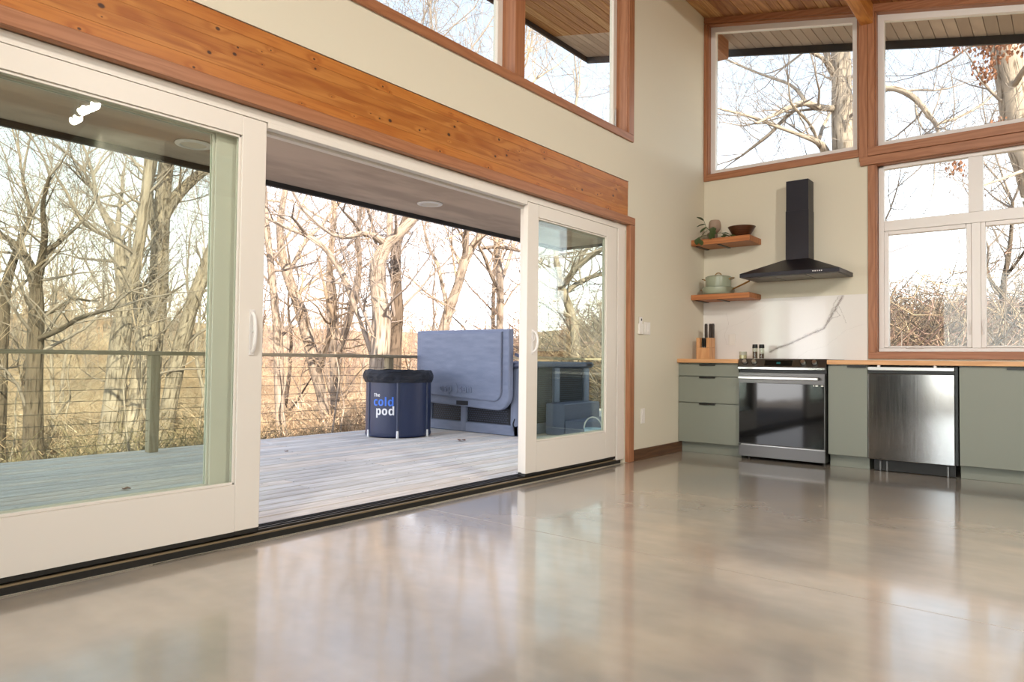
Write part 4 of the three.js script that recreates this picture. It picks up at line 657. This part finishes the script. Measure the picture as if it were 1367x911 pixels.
const TRACED = {
  twin: [
    [[-13.24,-1.25,0.74,0.244],[-13.15,-0.18,0.7,0.228],[-13.04,1.13,0.66,0.203],[-12.95,2.1,0.62,0.179],[-13.02,3.0,0.71,0.114],[-13.06,3.44,0.75,0.081]],
    [[-12.95,2.1,0.62,0.163],[-12.56,2.81,0.59,0.136],[-12.22,3.66,0.6,0.119],[-11.93,4.4,0.65,0.109],[-11.67,5.05,0.72,0.092],[-11.42,5.82,0.8,0.068],[-11.24,6.8,0.94,0.045]],
    [[-12.91,-1.24,0.47,0.195],[-13.16,0.14,0.21,0.192],[-13.47,1.32,-0.02,0.18],[-14.04,2.56,-0.03,0.149]],
    [[-13.04,3.4,0.74,0.049],[-13.07,3.51,1.15,0.04],[-12.96,3.64,1.45,0.039],[-12.86,4.13,1.78,0.031],[-12.71,4.46,2.06,0.022]],
    [[-12.97,2.92,0.67,0.041],[-13.99,3.03,0.73,0.034],[-15.06,3.16,0.82,0.026]]],
  pale: [
    [[-14.69,-1.45,-0.67,0.24],[-14.62,0.06,-0.67,0.24],[-14.52,1.54,-0.7,0.23],[-14.42,2.83,-0.74,0.221],[-14.38,3.93,-0.73,0.203],[-14.32,4.86,-0.75,0.184],[-14.24,5.78,-0.78,0.166],[-14.15,7.07,-0.81,0.12],[-14.03,8.55,-0.86,0.074]],
    [[-14.38,3.75,-0.73,0.166],[-14.19,4.72,-0.34,0.117],[-13.66,5.51,-0.23,0.088],[-13.16,6.29,-0.09,0.06]],
    [[-14.32,4.3,-0.77,0.148],[-14.3,4.88,-1.07,0.14],[-14.15,5.43,-1.48,0.123],[-13.94,5.92,-1.95,0.106],[-13.59,6.47,-2.52,0.078],[-13.04,7.14,-3.25,0.049]]],
  leaning: [
    [[-13.37,-1.34,-0.44,0.191],[-13.23,-0.23,-0.52,0.182],[-13.03,0.98,-0.64,0.174],[-12.81,2.03,-0.78,0.156],[-12.58,2.81,-0.94,0.148],[-12.33,3.73,-1.11,0.13],[-12.11,4.61,-1.26,0.104],[-11.94,5.68,-1.36,0.078],[-11.71,6.9,-1.5,0.052]]],
  crooked: [
    [[-12.77,-0.96,2.3,0.176],[-12.75,0.21,2.32,0.161],[-12.7,1.52,2.33,0.139],[-12.7,2.18,2.35,0.117],[-12.81,2.69,2.46,0.088],[-12.96,2.98,2.59,0.066],[-13.19,3.2,2.78,0.051],[-13.57,3.41,3.1,0.037]],
    [[-12.7,2.18,2.35,0.095],[-12.25,2.73,2.4,0.072],[-11.86,3.18,2.48,0.056],[-11.54,3.6,2.62,0.041],[-11.1,4.07,2.66,0.027]],
    [[-12.55,2.87,2.26,0.059],[-12.72,3.24,1.89,0.045],[-12.93,3.59,1.56,0.031],[-13.12,4.14,1.22,0.024]],
    [[-12.73,1.16,2.34,0.059],[-12.0,1.37,2.14,0.05],[-11.38,1.57,2.04,0.042],[-10.8,1.66,1.96,0.034],[-10.25,1.72,1.89,0.027]],
    [[-12.71,1.67,2.35,0.044],[-12.89,1.77,1.97,0.038],[-13.03,2.04,1.58,0.031],[-13.2,2.04,1.21,0.024]]],
  edge: [
    [[-13.92,-1.04,2.59,0.152],[-13.86,0.48,2.59,0.137],[-13.8,1.54,2.58,0.114],[-13.75,2.3,2.56,0.099],[-13.63,2.79,2.48,0.076],[-13.51,3.24,2.4,0.061],[-13.36,3.67,2.3,0.046],[-13.47,4.43,2.41,0.03]]],
  thin: [
    [[-12.12,-1.08,-2.74,0.129],[-12.14,0.1,-2.68,0.12],[-12.15,1.39,-2.62,0.111],[-12.22,2.31,-2.54,0.092],[-12.28,3.23,-2.46,0.083],[-12.35,4.15,-2.37,0.074],[-12.39,5.25,-2.3,0.055],[-12.47,6.91,-2.18,0.037]]],
  fork: [
    [[-12.07,-1.19,-4.07,0.107],[-12.17,-0.13,-3.95,0.137],[-12.31,0.64,-3.81,0.156],[-12.44,1.42,-3.68,0.166],[-12.63,2.3,-3.49,0.146],[-12.82,2.98,-3.31,0.127],[-12.95,3.66,-3.19,0.107],[-12.98,4.34,-3.14,0.088],[-12.91,4.93,-3.17,0.078],[-12.8,5.71,-3.24,0.059],[-12.86,7.08,-3.14,0.039]],
    [[-12.25,0.45,-3.86,0.088],[-11.56,1.22,-3.63,0.075],[-10.91,1.85,-3.36,0.082]],
    [[-12.82,3.02,-3.31,0.059],[-12.88,3.61,-3.63,0.05],[-12.92,4.1,-3.97,0.05],[-12.88,4.53,-4.37,0.041],[-12.89,5.01,-4.73,0.031]]],
  diagonal: [
    [[-9.76,1.69,-3.26,0.043],[-9.92,2.24,-3.12,0.069],[-10.05,2.73,-2.99,0.078],[-10.26,3.19,-2.81,0.069],[-10.5,3.54,-2.6,0.061],[-10.74,3.72,-2.4,0.052],[-11.05,3.87,-2.14,0.043],[-11.41,4.09,-1.84,0.035]],
    [[-10.72,3.72,-2.42,0.043],[-10.35,3.85,-1.94,0.033],[-9.93,3.89,-1.5,0.024]]],
  slim: [
    [[-13.56,-1.33,-5.44,0.13],[-13.56,0.41,-5.38,0.141],[-13.62,1.71,-5.29,0.13],[-13.66,2.79,-5.22,0.108],[-13.63,3.88,-5.2,0.087],[-13.54,4.74,-5.25,0.076],[-13.56,5.83,-5.19,0.065],[-13.62,7.34,-5.09,0.043]],
    [[-13.58,0.62,-5.36,0.087],[-13.1,1.7,-5.4,0.096],[-12.7,2.65,-5.38,0.095],[-12.4,3.57,-5.28,0.073],[-12.23,4.36,-5.08,0.062],[-11.94,5.34,-4.98,0.041]]],
  swirl: [
    [[-8.71,-0.8,-2.92,0.26],[-8.68,0.21,-2.9,0.236],[-8.65,1.03,-2.9,0.22],[-8.62,1.84,-2.9,0.203],[-8.67,2.41,-2.84,0.179],[-8.65,2.98,-2.83,0.163],[-8.54,3.3,-2.91,0.146],[-8.37,3.52,-3.04,0.122],[-8.15,3.8,-3.21,0.106],[-7.96,4.06,-3.36,0.089],[-7.76,4.53,-3.5,0.073],[-7.57,5.43,-3.63,0.049],[-7.43,6.73,-3.69,0.033]],
    [[-8.52,3.37,-2.93,0.098],[-8.51,3.49,-2.54,0.072],[-8.47,3.48,-2.19,0.055],[-8.47,3.35,-1.81,0.038],[-8.43,3.34,-1.45,0.03]],
    [[-8.45,3.44,-2.97,0.073],[-8.69,3.93,-3.15,0.066],[-8.89,4.5,-3.36,0.059],[-9.17,5.69,-3.48,0.043],[-9.27,7.19,-3.73,0.026]],
    [[-8.95,3.59,-2.57,0.041],[-8.59,3.73,-2.08,0.031],[-8.26,3.82,-1.57,0.022]]],
  backing: [
    [[-9.63,-0.96,-4.11,0.215],[-9.59,0.15,-4.1,0.197],[-9.54,1.22,-4.1,0.179],[-9.49,2.12,-4.11,0.152],[-9.51,2.92,-4.07,0.134],[-9.48,3.64,-4.07,0.116],[-9.33,4.12,-4.17,0.107],[-9.16,4.77,-4.29,0.089],[-9.1,5.88,-4.3,0.063],[-9.2,7.31,-4.17,0.036]]],
  right_fork: [
    [[-10.65,-1.23,-6.51,0.185],[-10.54,0.46,-6.54,0.165],[-10.43,1.49,-6.59,0.155],[-10.27,2.28,-6.7,0.144],[-10.08,2.9,-6.82,0.134],[-9.93,3.56,-6.92,0.134],[-9.74,4.02,-7.06,0.113],[-9.53,4.39,-7.22,0.103],[-9.28,5.01,-7.4,0.082],[-9.02,6.25,-7.57,0.062],[-8.78,7.9,-7.71,0.041]],
    [[-9.93,3.56,-6.92,0.093],[-9.69,4.09,-6.71,0.081],[-9.47,4.51,-6.49,0.07],[-9.3,5.4,-6.21,0.049],[-9.21,6.86,-5.85,0.039]],
    [[-10.3,2.22,-6.67,0.062],[-10.63,2.97,-6.76,0.052],[-10.94,3.59,-6.88,0.053],[-11.35,4.11,-6.91,0.043],[-11.66,4.7,-7.03,0.033]]],
  upright: [
    [[-10.56,-1.43,-9.16,0.137],[-10.53,0.44,-9.12,0.125],[-10.48,1.8,-9.11,0.114],[-10.46,2.83,-9.1,0.114],[-10.47,3.62,-9.06,0.102],[-10.52,4.31,-9.0,0.091],[-10.55,4.99,-8.95,0.08],[-10.43,6.13,-9.01,0.068],[-10.27,7.73,-9.08,0.046],[-10.01,9.32,-9.23,0.034]],
    [[-10.46,2.9,-9.1,0.068],[-10.42,3.46,-8.59,0.067],[-10.28,3.84,-8.18,0.055],[-10.14,4.11,-7.76,0.043]],
    [[-10.45,3.22,-9.09,0.068],[-10.53,3.87,-9.52,0.058],[-10.63,4.56,-9.93,0.047],[-10.61,5.47,-10.43,0.036]],
    [[-10.94,4.26,-8.66,0.057],[-10.24,4.24,-8.71,0.056],[-9.56,4.1,-8.75,0.055],[-8.89,3.87,-8.78,0.043]]],
  glass_tree: [
    [[-6.52,-0.93,-7.27,0.148],[-6.48,0.17,-7.27,0.129],[-6.47,1.47,-7.23,0.111],[-6.55,2.11,-7.14,0.101],[-6.69,2.57,-7.01,0.092],[-6.74,2.9,-6.96,0.083],[-6.82,3.49,-6.87,0.065],[-6.67,4.6,-6.96,0.055],[-6.54,6.07,-7.01,0.046],[-6.39,7.36,-7.09,0.028]],
    [[-6.71,2.68,-6.99,0.074],[-6.28,3.08,-6.93,0.072],[-5.84,3.35,-6.9,0.062],[-5.35,3.57,-6.9,0.052],[-4.82,3.84,-6.94,0.043]],
    [[-6.67,2.53,-7.03,0.065],[-6.56,2.83,-7.49,0.066],[-6.46,3.02,-7.95,0.057],[-6.24,3.21,-8.51,0.049],[-5.86,3.5,-9.19,0.039]],
    [[-6.51,1.93,-7.18,0.055],[-6.7,2.16,-6.5,0.063],[-6.64,2.27,-6.03,0.061],[-6.63,2.61,-5.52,0.043]],
    [[-6.93,2.2,-6.83,0.055],[-6.91,2.8,-7.34,0.057],[-6.79,3.52,-7.93,0.048],[-6.75,4.08,-8.46,0.039]]],
  kitchen_oak: [
    [[-0.83,0.32,-9.26,0.277],[-0.82,2.27,-9.2,0.252],[-0.8,3.9,-9.16,0.236],[-0.8,5.2,-9.11,0.22],[-0.81,6.34,-9.07,0.212],[-0.81,7.31,-9.03,0.203],[-0.83,8.13,-8.99,0.187],[-0.81,9.27,-8.97,0.155],[-0.85,10.57,-8.89,0.114],[-0.73,12.03,-8.93,0.073]],
    [[-0.96,6.42,-8.95,0.081],[-1.15,6.37,-8.53,0.072],[-1.31,6.38,-8.15,0.071],[-1.48,6.22,-7.76,0.055],[-1.61,6.03,-7.4,0.046],[-1.73,5.84,-7.05,0.03],[-1.83,5.67,-6.72,0.022]],
    [[-1.41,6.53,-8.57,0.049],[-1.6,6.86,-8.67,0.041],[-1.84,7.11,-8.72,0.033],[-2.14,7.3,-8.73,0.034],[-2.52,7.52,-8.67,0.026],[-2.94,7.79,-8.58,0.026],[-3.34,8.06,-8.5,0.018]],
    [[-1.07,5.42,-8.89,0.098],[-1.11,5.56,-8.59,0.08],[-1.18,5.6,-8.28,0.055],[-1.41,5.67,-7.83,0.039],[-1.68,5.76,-7.35,0.039],[-2.02,5.88,-6.82,0.03],[-2.38,5.94,-6.26,0.022]],
    [[-1.58,6.41,-8.44,0.049],[-1.87,6.3,-8.6,0.041],[-2.25,6.03,-8.68,0.042],[-2.63,5.85,-8.77,0.034],[-2.95,5.73,-8.9,0.026]],
    [[-1.22,5.68,-8.76,0.041],[-1.23,5.9,-8.36,0.032],[-1.29,6.03,-7.92,0.031],[-1.38,6.18,-7.45,0.023],[-1.33,6.49,-7.09,0.015]],
    [[-1.22,5.65,-8.76,0.049],[-1.31,6.18,-9.44,0.042],[-1.36,6.68,-10.16,0.035]],
    [[-0.95,7.18,-8.92,0.073],[-0.99,7.3,-8.58,0.056],[-1.02,7.32,-8.25,0.039],[-1.21,7.37,-7.78,0.031],[-1.4,7.38,-7.32,0.023],[-1.7,7.2,-6.77,0.015]],
    [[-1.0,7.44,-8.88,0.049],[-1.21,7.9,-9.08,0.041],[-1.39,8.21,-9.3,0.034],[-1.72,8.04,-9.43,0.026],[-2.17,7.81,-9.46,0.026]],
    [[-0.65,6.63,-9.19,0.089],[-0.44,6.64,-9.16,0.081],[-0.16,6.68,-9.2,0.072],[0.12,6.69,-9.23,0.063],[0.39,6.54,-9.26,0.062],[0.61,6.3,-9.26,0.062],[0.8,5.97,-9.23,0.054],[0.94,5.71,-9.16,0.038],[0.99,5.39,-9.02,0.022]],
    [[0.78,6.1,-10.37,0.033],[1.11,6.41,-11.14,0.033],[1.47,6.84,-11.93,0.026],[1.84,7.48,-12.72,0.018]],
    [[0.43,6.62,-10.07,0.024],[0.56,6.06,-9.41,0.023],[0.75,5.59,-8.82,0.015]]],
  leafy_oak: [
    [[3.21,-0.04,-8.68,0.286],[2.96,1.78,-8.42,0.273],[2.71,3.34,-8.16,0.247],[2.54,4.11,-8.0,0.234],[2.38,4.76,-7.85,0.234],[2.29,5.41,-7.75,0.228],[2.22,6.0,-7.67,0.221],[2.13,6.58,-7.58,0.215],[2.02,7.1,-7.47,0.195],[1.86,8.01,-7.31,0.156],[1.67,9.18,-7.12,0.104]],
    [[2.25,5.67,-7.71,0.052],[2.44,5.74,-7.09,0.049],[2.65,5.78,-6.48,0.035]],
    [[2.15,6.32,-7.61,0.059],[1.9,6.56,-7.78,0.033],[1.64,6.69,-7.95,0.02],[1.32,6.58,-8.09,0.021],[0.95,6.49,-8.17,0.014]],
    [[2.4,4.27,-7.88,0.039],[2.21,4.05,-7.22,0.025],[1.98,3.82,-6.53,0.018],[1.82,3.59,-5.89,0.012]]],
  young: [
    [[1.84,-0.37,-12.74,0.095],[1.84,1.02,-12.69,0.087],[1.82,1.71,-12.65,0.078],[1.79,2.41,-12.6,0.069],[1.83,2.93,-12.61,0.061],[1.9,3.36,-12.66,0.052],[1.96,3.97,-12.68,0.043],[1.99,4.66,-12.69,0.035]],
    [[1.81,1.97,-12.63,0.052],[2.06,2.1,-12.06,0.042],[2.4,2.2,-11.56,0.032]],
    [[1.8,2.49,-12.6,0.043],[1.59,2.8,-12.94,0.036],[1.45,3.21,-13.32,0.027],[1.44,3.82,-13.81,0.028]],
    [[1.84,2.93,-12.63,0.043],[2.07,3.15,-12.03,0.033],[2.31,3.42,-11.44,0.024]],
    [[1.82,1.71,-12.65,0.043],[1.57,2.1,-13.2,0.036],[1.37,2.37,-13.81,0.028]]]
};
[
  ['twin', 'bare_tree', 'twin-stemmed bare tree with a broken stub, sunlit trunk behind the overlapping doors', {}],
  ['pale', 'bare_tree', 'tall pale bare tree with a spreading side limb behind the railing post', {}],
  ['leaning', 'bare_tree', 'bare tree with one long pale trunk leaning over behind the railing', {}],
  ['crooked', 'bare_tree', 'dark bare oak with crooked forked limbs behind the overlapping doors', { mat: M.barkDark, dens: 1.7 }],
  ['edge', 'bare_tree', 'dark bare tree standing next to the crooked oak', { mat: M.barkDark, dens: 1.5 }],
  ['thin', 'bare_tree', 'thin upright bare tree beside the edge of the open door', {}],
  ['fork', 'bare_tree', 'bare tree with a bent trunk and two low stems in the opening', { twig: M.twigTan }],
  ['slim', 'bare_tree', 'slim two-stemmed bare tree between the bent tree and the plunge tub', { twig: M.twigTan }],
  ['swirl', 'bare_tree', 'thick bare tree with a swan-neck trunk rising behind the plunge tub', {}],
  ['backing', 'bare_tree', 'rough dark bare tree just behind the swan-neck tree', { mat: M.barkDark }],
  ['right_fork', 'bare_tree', 'forked bare tree rising slantwise behind the hot tub lid', { twig: M.twigTan }],
  ['upright', 'bare_tree', 'upright bare tree with zigzag limbs behind the hot tub', { twig: M.twigTan }],
  ['glass_tree', 'bare_tree', 'wide-limbed bare tree behind the glass door next to the kitchen', { dens: 1.5 }],
  ['kitchen_oak', 'bare_tree', 'big straight oak with long side limbs outside the sloped kitchen windows', { dens: 0.8 }],
  ['leafy_oak', 'bare_tree', 'stout oak with clumps of dead brown leaves outside the kitchen', { dens: 0.7 }],
  ['young', 'bare_tree', 'young branchy tree seen through the casement window', { mat: M.barkDark, dens: 1.6 }],
].forEach(([k, n, l, o], i) => { TREES[k] = tracedTree(n, l, TRACED[k], 500 + i * 13, o); });
{ // a loose bough of the swan-neck tree's neighbour, crossing the opening
  const d = TRACED.diagonal[0], s = d[0]; tracedTree('bare_tree', 'slender leaning bare sapling whose bough crosses the opening', [[[s[0] + 1.0, -2.2, s[2] - 0.5, 0.075], [s[0] + 0.7, -0.8, s[2] - 0.4, 0.07], [s[0] + 0.35, 0.6, s[2] - 0.2, 0.066], ...d], TRACED.diagonal[1]], 903, {});
}
{ // dead leaves still hanging on the stout oak
  const t = TREES.leafy_oak, rng = makeRng(77), b = B();
  const spots = [[1.6, 6.3, -6.7, 0.16], [1.98, 6.3, -6.8, 0.22], [2.2, 6.2, -6.75, 0.25], [2.1, 6.03, -6.75, 0.2], [1.92, 5.87, -6.78, 0.17], [1.98, 5.7, -6.8, 0.12], [2.14, 4.9, -6.9, 0.12], [1.53, 4.2, -6.66, 0.14], [2.4, 6.2, -6.8, 0.28]];
  for (const [x, y, z, r] of spots) for (let k = 0; k < 260 * r + 14; k++) {
    const p = [x + (rng() - 0.5) * 2 * r, y + (rng() - 0.5) * 1.6 * r, z + (rng() - 0.5) * 1.6 * r], s = 0.035 + 0.04 * rng(), a = rng() * 6.3, ca = Math.cos(a), sa = Math.sin(a), n = [sa, 0.3, ca], dz = -0.6 - rng() * 0.6;
    const v = [[0, 0], [0.4, 0.35], [0.25, 0.8], [0, 1], [-0.25, 0.8], [-0.4, 0.35]].map(([u, w]) => b.vert([p[0] + u * s * ca, p[1] + w * s * dz * 1.3, p[2] - u * s * sa + w * s * 0.4], n, u, w)); for (let q = 1; q < 5; q++) b.tri(v[0], v[q], v[q + 1]);
  }
  const m = b.mesh('dead_leaves', M.leafOak, t); m.userData.kind = 'stuff';
}
{ // the trees further off: four kinds, each copy a tree of its own
  const kinds = [];
  for (let k = 0; k < 4; k++) {
    const rng = makeRng(1200 + k * 7), limbs = [], tr = [], lean = (rng() - 0.5) * 0.25; let x = 0, z = 0; const H = 8 + 3 * rng();
    for (let i = 0; i <= 6; i++) { tr.push([x, -0.2 + H * i / 6, z, 0.1 * (1 - 0.85 * i / 6) + 0.01]); x += lean + (rng() - 0.5) * 0.5; z += (rng() - 0.5) * 0.5; } limbs.push(tr);
    for (let i = 0; i < 6; i++) { const s = tr[1 + Math.floor(rng() * 4.5)], a = rng() * 6.3, L = 1.6 + 2.2 * rng(), up = 0.5 + rng() * 0.8, l = []; for (let j = 0; j <= 4; j++) l.push([s[0] + Math.cos(a) * L * j / 4 + (rng() - 0.5) * 0.25, s[1] + up * L * j / 4 + (rng() - 0.5) * 0.2, s[2] + Math.sin(a) * L * j / 4 + (rng() - 0.5) * 0.25, s[3] * 0.6 * (1 - 0.7 * j / 4)]); limbs.push(l); }
    const labels = ['slender bare woodland tree with a straight grey trunk further into the woods', 'bare woodland tree with upswept limbs further into the woods', 'bare woodland tree with a wavering trunk further into the woods', 'bushy-topped bare woodland tree further into the woods'];
    const t = tracedTree('woodland_tree', labels[k], limbs, 1300 + k, { root: false, twig: k % 2 ? M.twigTan : M.twig, mat: k % 2 ? M.bark : M.barkDark, dens: 0.8, depth: 2 }); t.userData.group = 'woodland trees ' + ['with straight trunks', 'with upswept limbs', 'with wavering trunks', 'with bushy tops'][k]; kinds.push(t);
  }
  const rng = makeRng(4242), spots = [];
  for (let k = 0; k < 400 && spots.length < 26; k++) {                     // a fan beyond the deck and the kitchen wall
    const kit = false, a = kit ? mix(-0.62, 0.12, rng()) : mix(-1.35, -0.60, rng()), d = kit ? 34 + 25 * rng() : 25 + 38 * Math.pow(rng(), 1.2); const q = [3 + Math.sin(a) * d, 7 - Math.cos(a) * d]; if (spots.every((o) => Math.hypot(o[0] - q[0], o[1] - q[1]) > 7.5)) spots.push(q);
  }
  spots.forEach(([x, z], i) => { const s = kinds[i % 4], t = i < 4 ? s : s.clone(); if (i >= 4) { t.name = numbered('woodland_tree'); scene.add(t); t.userData = { ...s.userData }; } const q = 0.75 + 0.5 * rng(); t.position.set(x, groundY(x, z), z); t.rotation.y = rng() * 6.3; t.scale.setScalar(q); });
}
{ // pale saplings on the near slope below the railing
  const kinds = [0, 1].map((k) => {
    const rng = makeRng(1500 + k), l = [], H = 2.6 + k * 0.8; let x = 0, z = 0; for (let i = 0; i <= 5; i++) { l.push([x, -0.1 + H * i / 5, z, 0.032 * (1 - 0.15 * i)]); x += (rng() - 0.4) * 0.22; z += (rng() - 0.5) * 0.2; }
    const t = tracedTree('sapling', ['pale thin sapling with a bent stem below the railing', 'pale taller sapling with a kinked stem below the railing'][k], [l], 1600 + k, { root: false, mat: M.bark, twig: M.twigTan, dens: 0.9, depth: 1, crown: 2 }); t.userData.group = ['bent saplings', 'kinked saplings'][k] + ' on the near slope'; return t;
  });
  const rng = makeRng(888), spots = []; for (let k = 0; k < 200 && spots.length < 18; k++) { const a = mix(-1.36, -0.86, rng()), d = 14.5 + 5 * rng(), q = [3 + Math.sin(a) * d, 7 - Math.cos(a) * d]; if (spots.every((o) => Math.hypot(o[0] - q[0], o[1] - q[1]) > 1.1)) spots.push(q); }
  spots.forEach(([x, z], i) => { const s = kinds[i % 2], t = i < 2 ? s : s.clone(); if (i >= 2) { t.name = numbered('sapling'); scene.add(t); t.userData = { ...s.userData }; } t.position.set(x, groundY(x, z), z); t.rotation.y = rng() * 6.3; t.scale.setScalar(0.75 + 0.5 * rng()); });
}
{ // undergrowth and distant wood
  const shrub = (seed, n, h, spread, th) => { const rng = makeRng(seed), b = B(); for (let k = 0; k < n; k++) { const a = rng() * 6.3, l = h * (0.5 + 0.6 * rng()), s = spread * (0.3 + rng()); let p = [Math.cos(a) * 0.15, -0.1, Math.sin(a) * 0.15]; const pts = [p], r = [th]; for (let j = 1; j <= 3; j++) { p = [p[0] + Math.cos(a) * s / 3 + (rng() - 0.5) * 0.2, p[1] + l / 3 * (1.1 - 0.25 * j * rng()), p[2] + Math.sin(a) * s / 3 + (rng() - 0.5) * 0.2]; pts.push(p); r.push(th * (1 - 0.25 * j)); } b.tube(pts, r, 3, false);
    for (let j = 1; j <= 3; j++) for (let m = 0; m < 2; m++) { const o = pts[j], L = 0.25 + 0.35 * rng(); b.tube([o, [o[0] + (rng() - 0.5) * 1.4 * L, o[1] + (rng() * 0.9 - 0.1) * L, o[2] + (rng() - 0.5) * 1.4 * L]], [th * 0.5, th * 0.25], 3, false); } } return b.geometry(); };
  const scatter = (name, label, geo, mat, n, place, cols, seed) => {
    const rng = makeRng(seed), m = new THREE.InstancedMesh(geo, mat, n), o = new THREE.Object3D(), c = new THREE.Color();
    for (let k = 0; k < n; k++) { const [x, z, s] = place(rng); o.position.set(x, groundY(x, z), z); o.rotation.set(0, rng() * 6.3, 0); o.scale.set(s * (0.8 + 0.5 * rng()), s, s * (0.8 + 0.5 * rng())); o.updateMatrix(); m.setMatrixAt(k, o.matrix); m.setColorAt(k, c.set(cols[Math.floor(rng() * cols.length)])); }
    m.name = numbered(name); m.castShadow = m.receiveShadow = true; m.userData = { kind: 'stuff', label, category: 'undergrowth' }; scene.add(m);
  };
  const white = std(0xffffff, 0.95), fan = (a0, a1, d0, d1, pw, s0, s1) => (rng) => { const a = mix(a0, a1, rng()), d = d0 + (d1 - d0) * Math.pow(rng(), pw); return [3 + Math.sin(a) * d, 7 - Math.cos(a) * d, mix(s0, s1, rng())]; };
  const tan = ['#c4ab8e', '#b3997c', '#d3bfa2', '#a8937a', '#bba286'];
  scatter('undergrowth', 'dry tan undergrowth covering the slope beyond the deck', shrub(31, 26, 1.5, 0.8, 0.010), white, 7000, fan(-1.45, -0.5, 18, 90, 1.3, 0.7, 1.6), tan, 61);
  scatter('undergrowth', 'olive brown brush on the near slope below the railing', shrub(32, 30, 1.2, 0.9, 0.009), white, 420, fan(-1.45, -0.95, 14.5, 24, 1, 0.8, 1.5), ['#857a5c', '#988968', '#6f664c', '#a8977a'], 62);
  scatter('thicket', 'tangled tan and grey thicket outside the casement window', shrub(33, 44, 2.0, 2.4, 0.012), white, 520, fan(-0.55, 0.15, 17, 42, 1.2, 1.35, 1.9), ['#9c8c7a', '#7c7068', '#b09a80', '#665c52', '#a08478'], 63);
  const far = B(), rng = makeRng(99); { const P = new THREE.Vector3(0, -0.3, 0); const pts = [], r = []; for (let j = 0; j <= 5; j++) { pts.push([(rng() - 0.5) * 0.4 * j / 2, -0.3 + j * 1.5, (rng() - 0.5) * 0.4 * j / 2]); r.push(0.12 * (1 - j * 0.16)); } far.tube(pts, r, 5, false); for (let k = 0; k < 18; k++) { const q = pts[1 + Math.floor(rng() * 4.9)]; bough(far, rng, new THREE.Vector3(...q), new THREE.Vector3(rng() - 0.5, 0.5 * rng() + 0.1, rng() - 0.5).normalize(), 1.4 + 1.4 * rng(), 0.04, 0, 1); } }
  scatter('distant_wood', 'hazy bare wood on the hillside across the valley', far.geometry(), white, 620, fan(-1.5, -0.5, 70, 125, 0.8, 0.5, 0.9), ['#a88c74', '#957f6e', '#b99d80', '#87786c'], 64);
}
scene.traverse((o) => { if (o.isMesh) { o.castShadow = true; o.receiveShadow = true; } });
renderer.render(scene, camera);
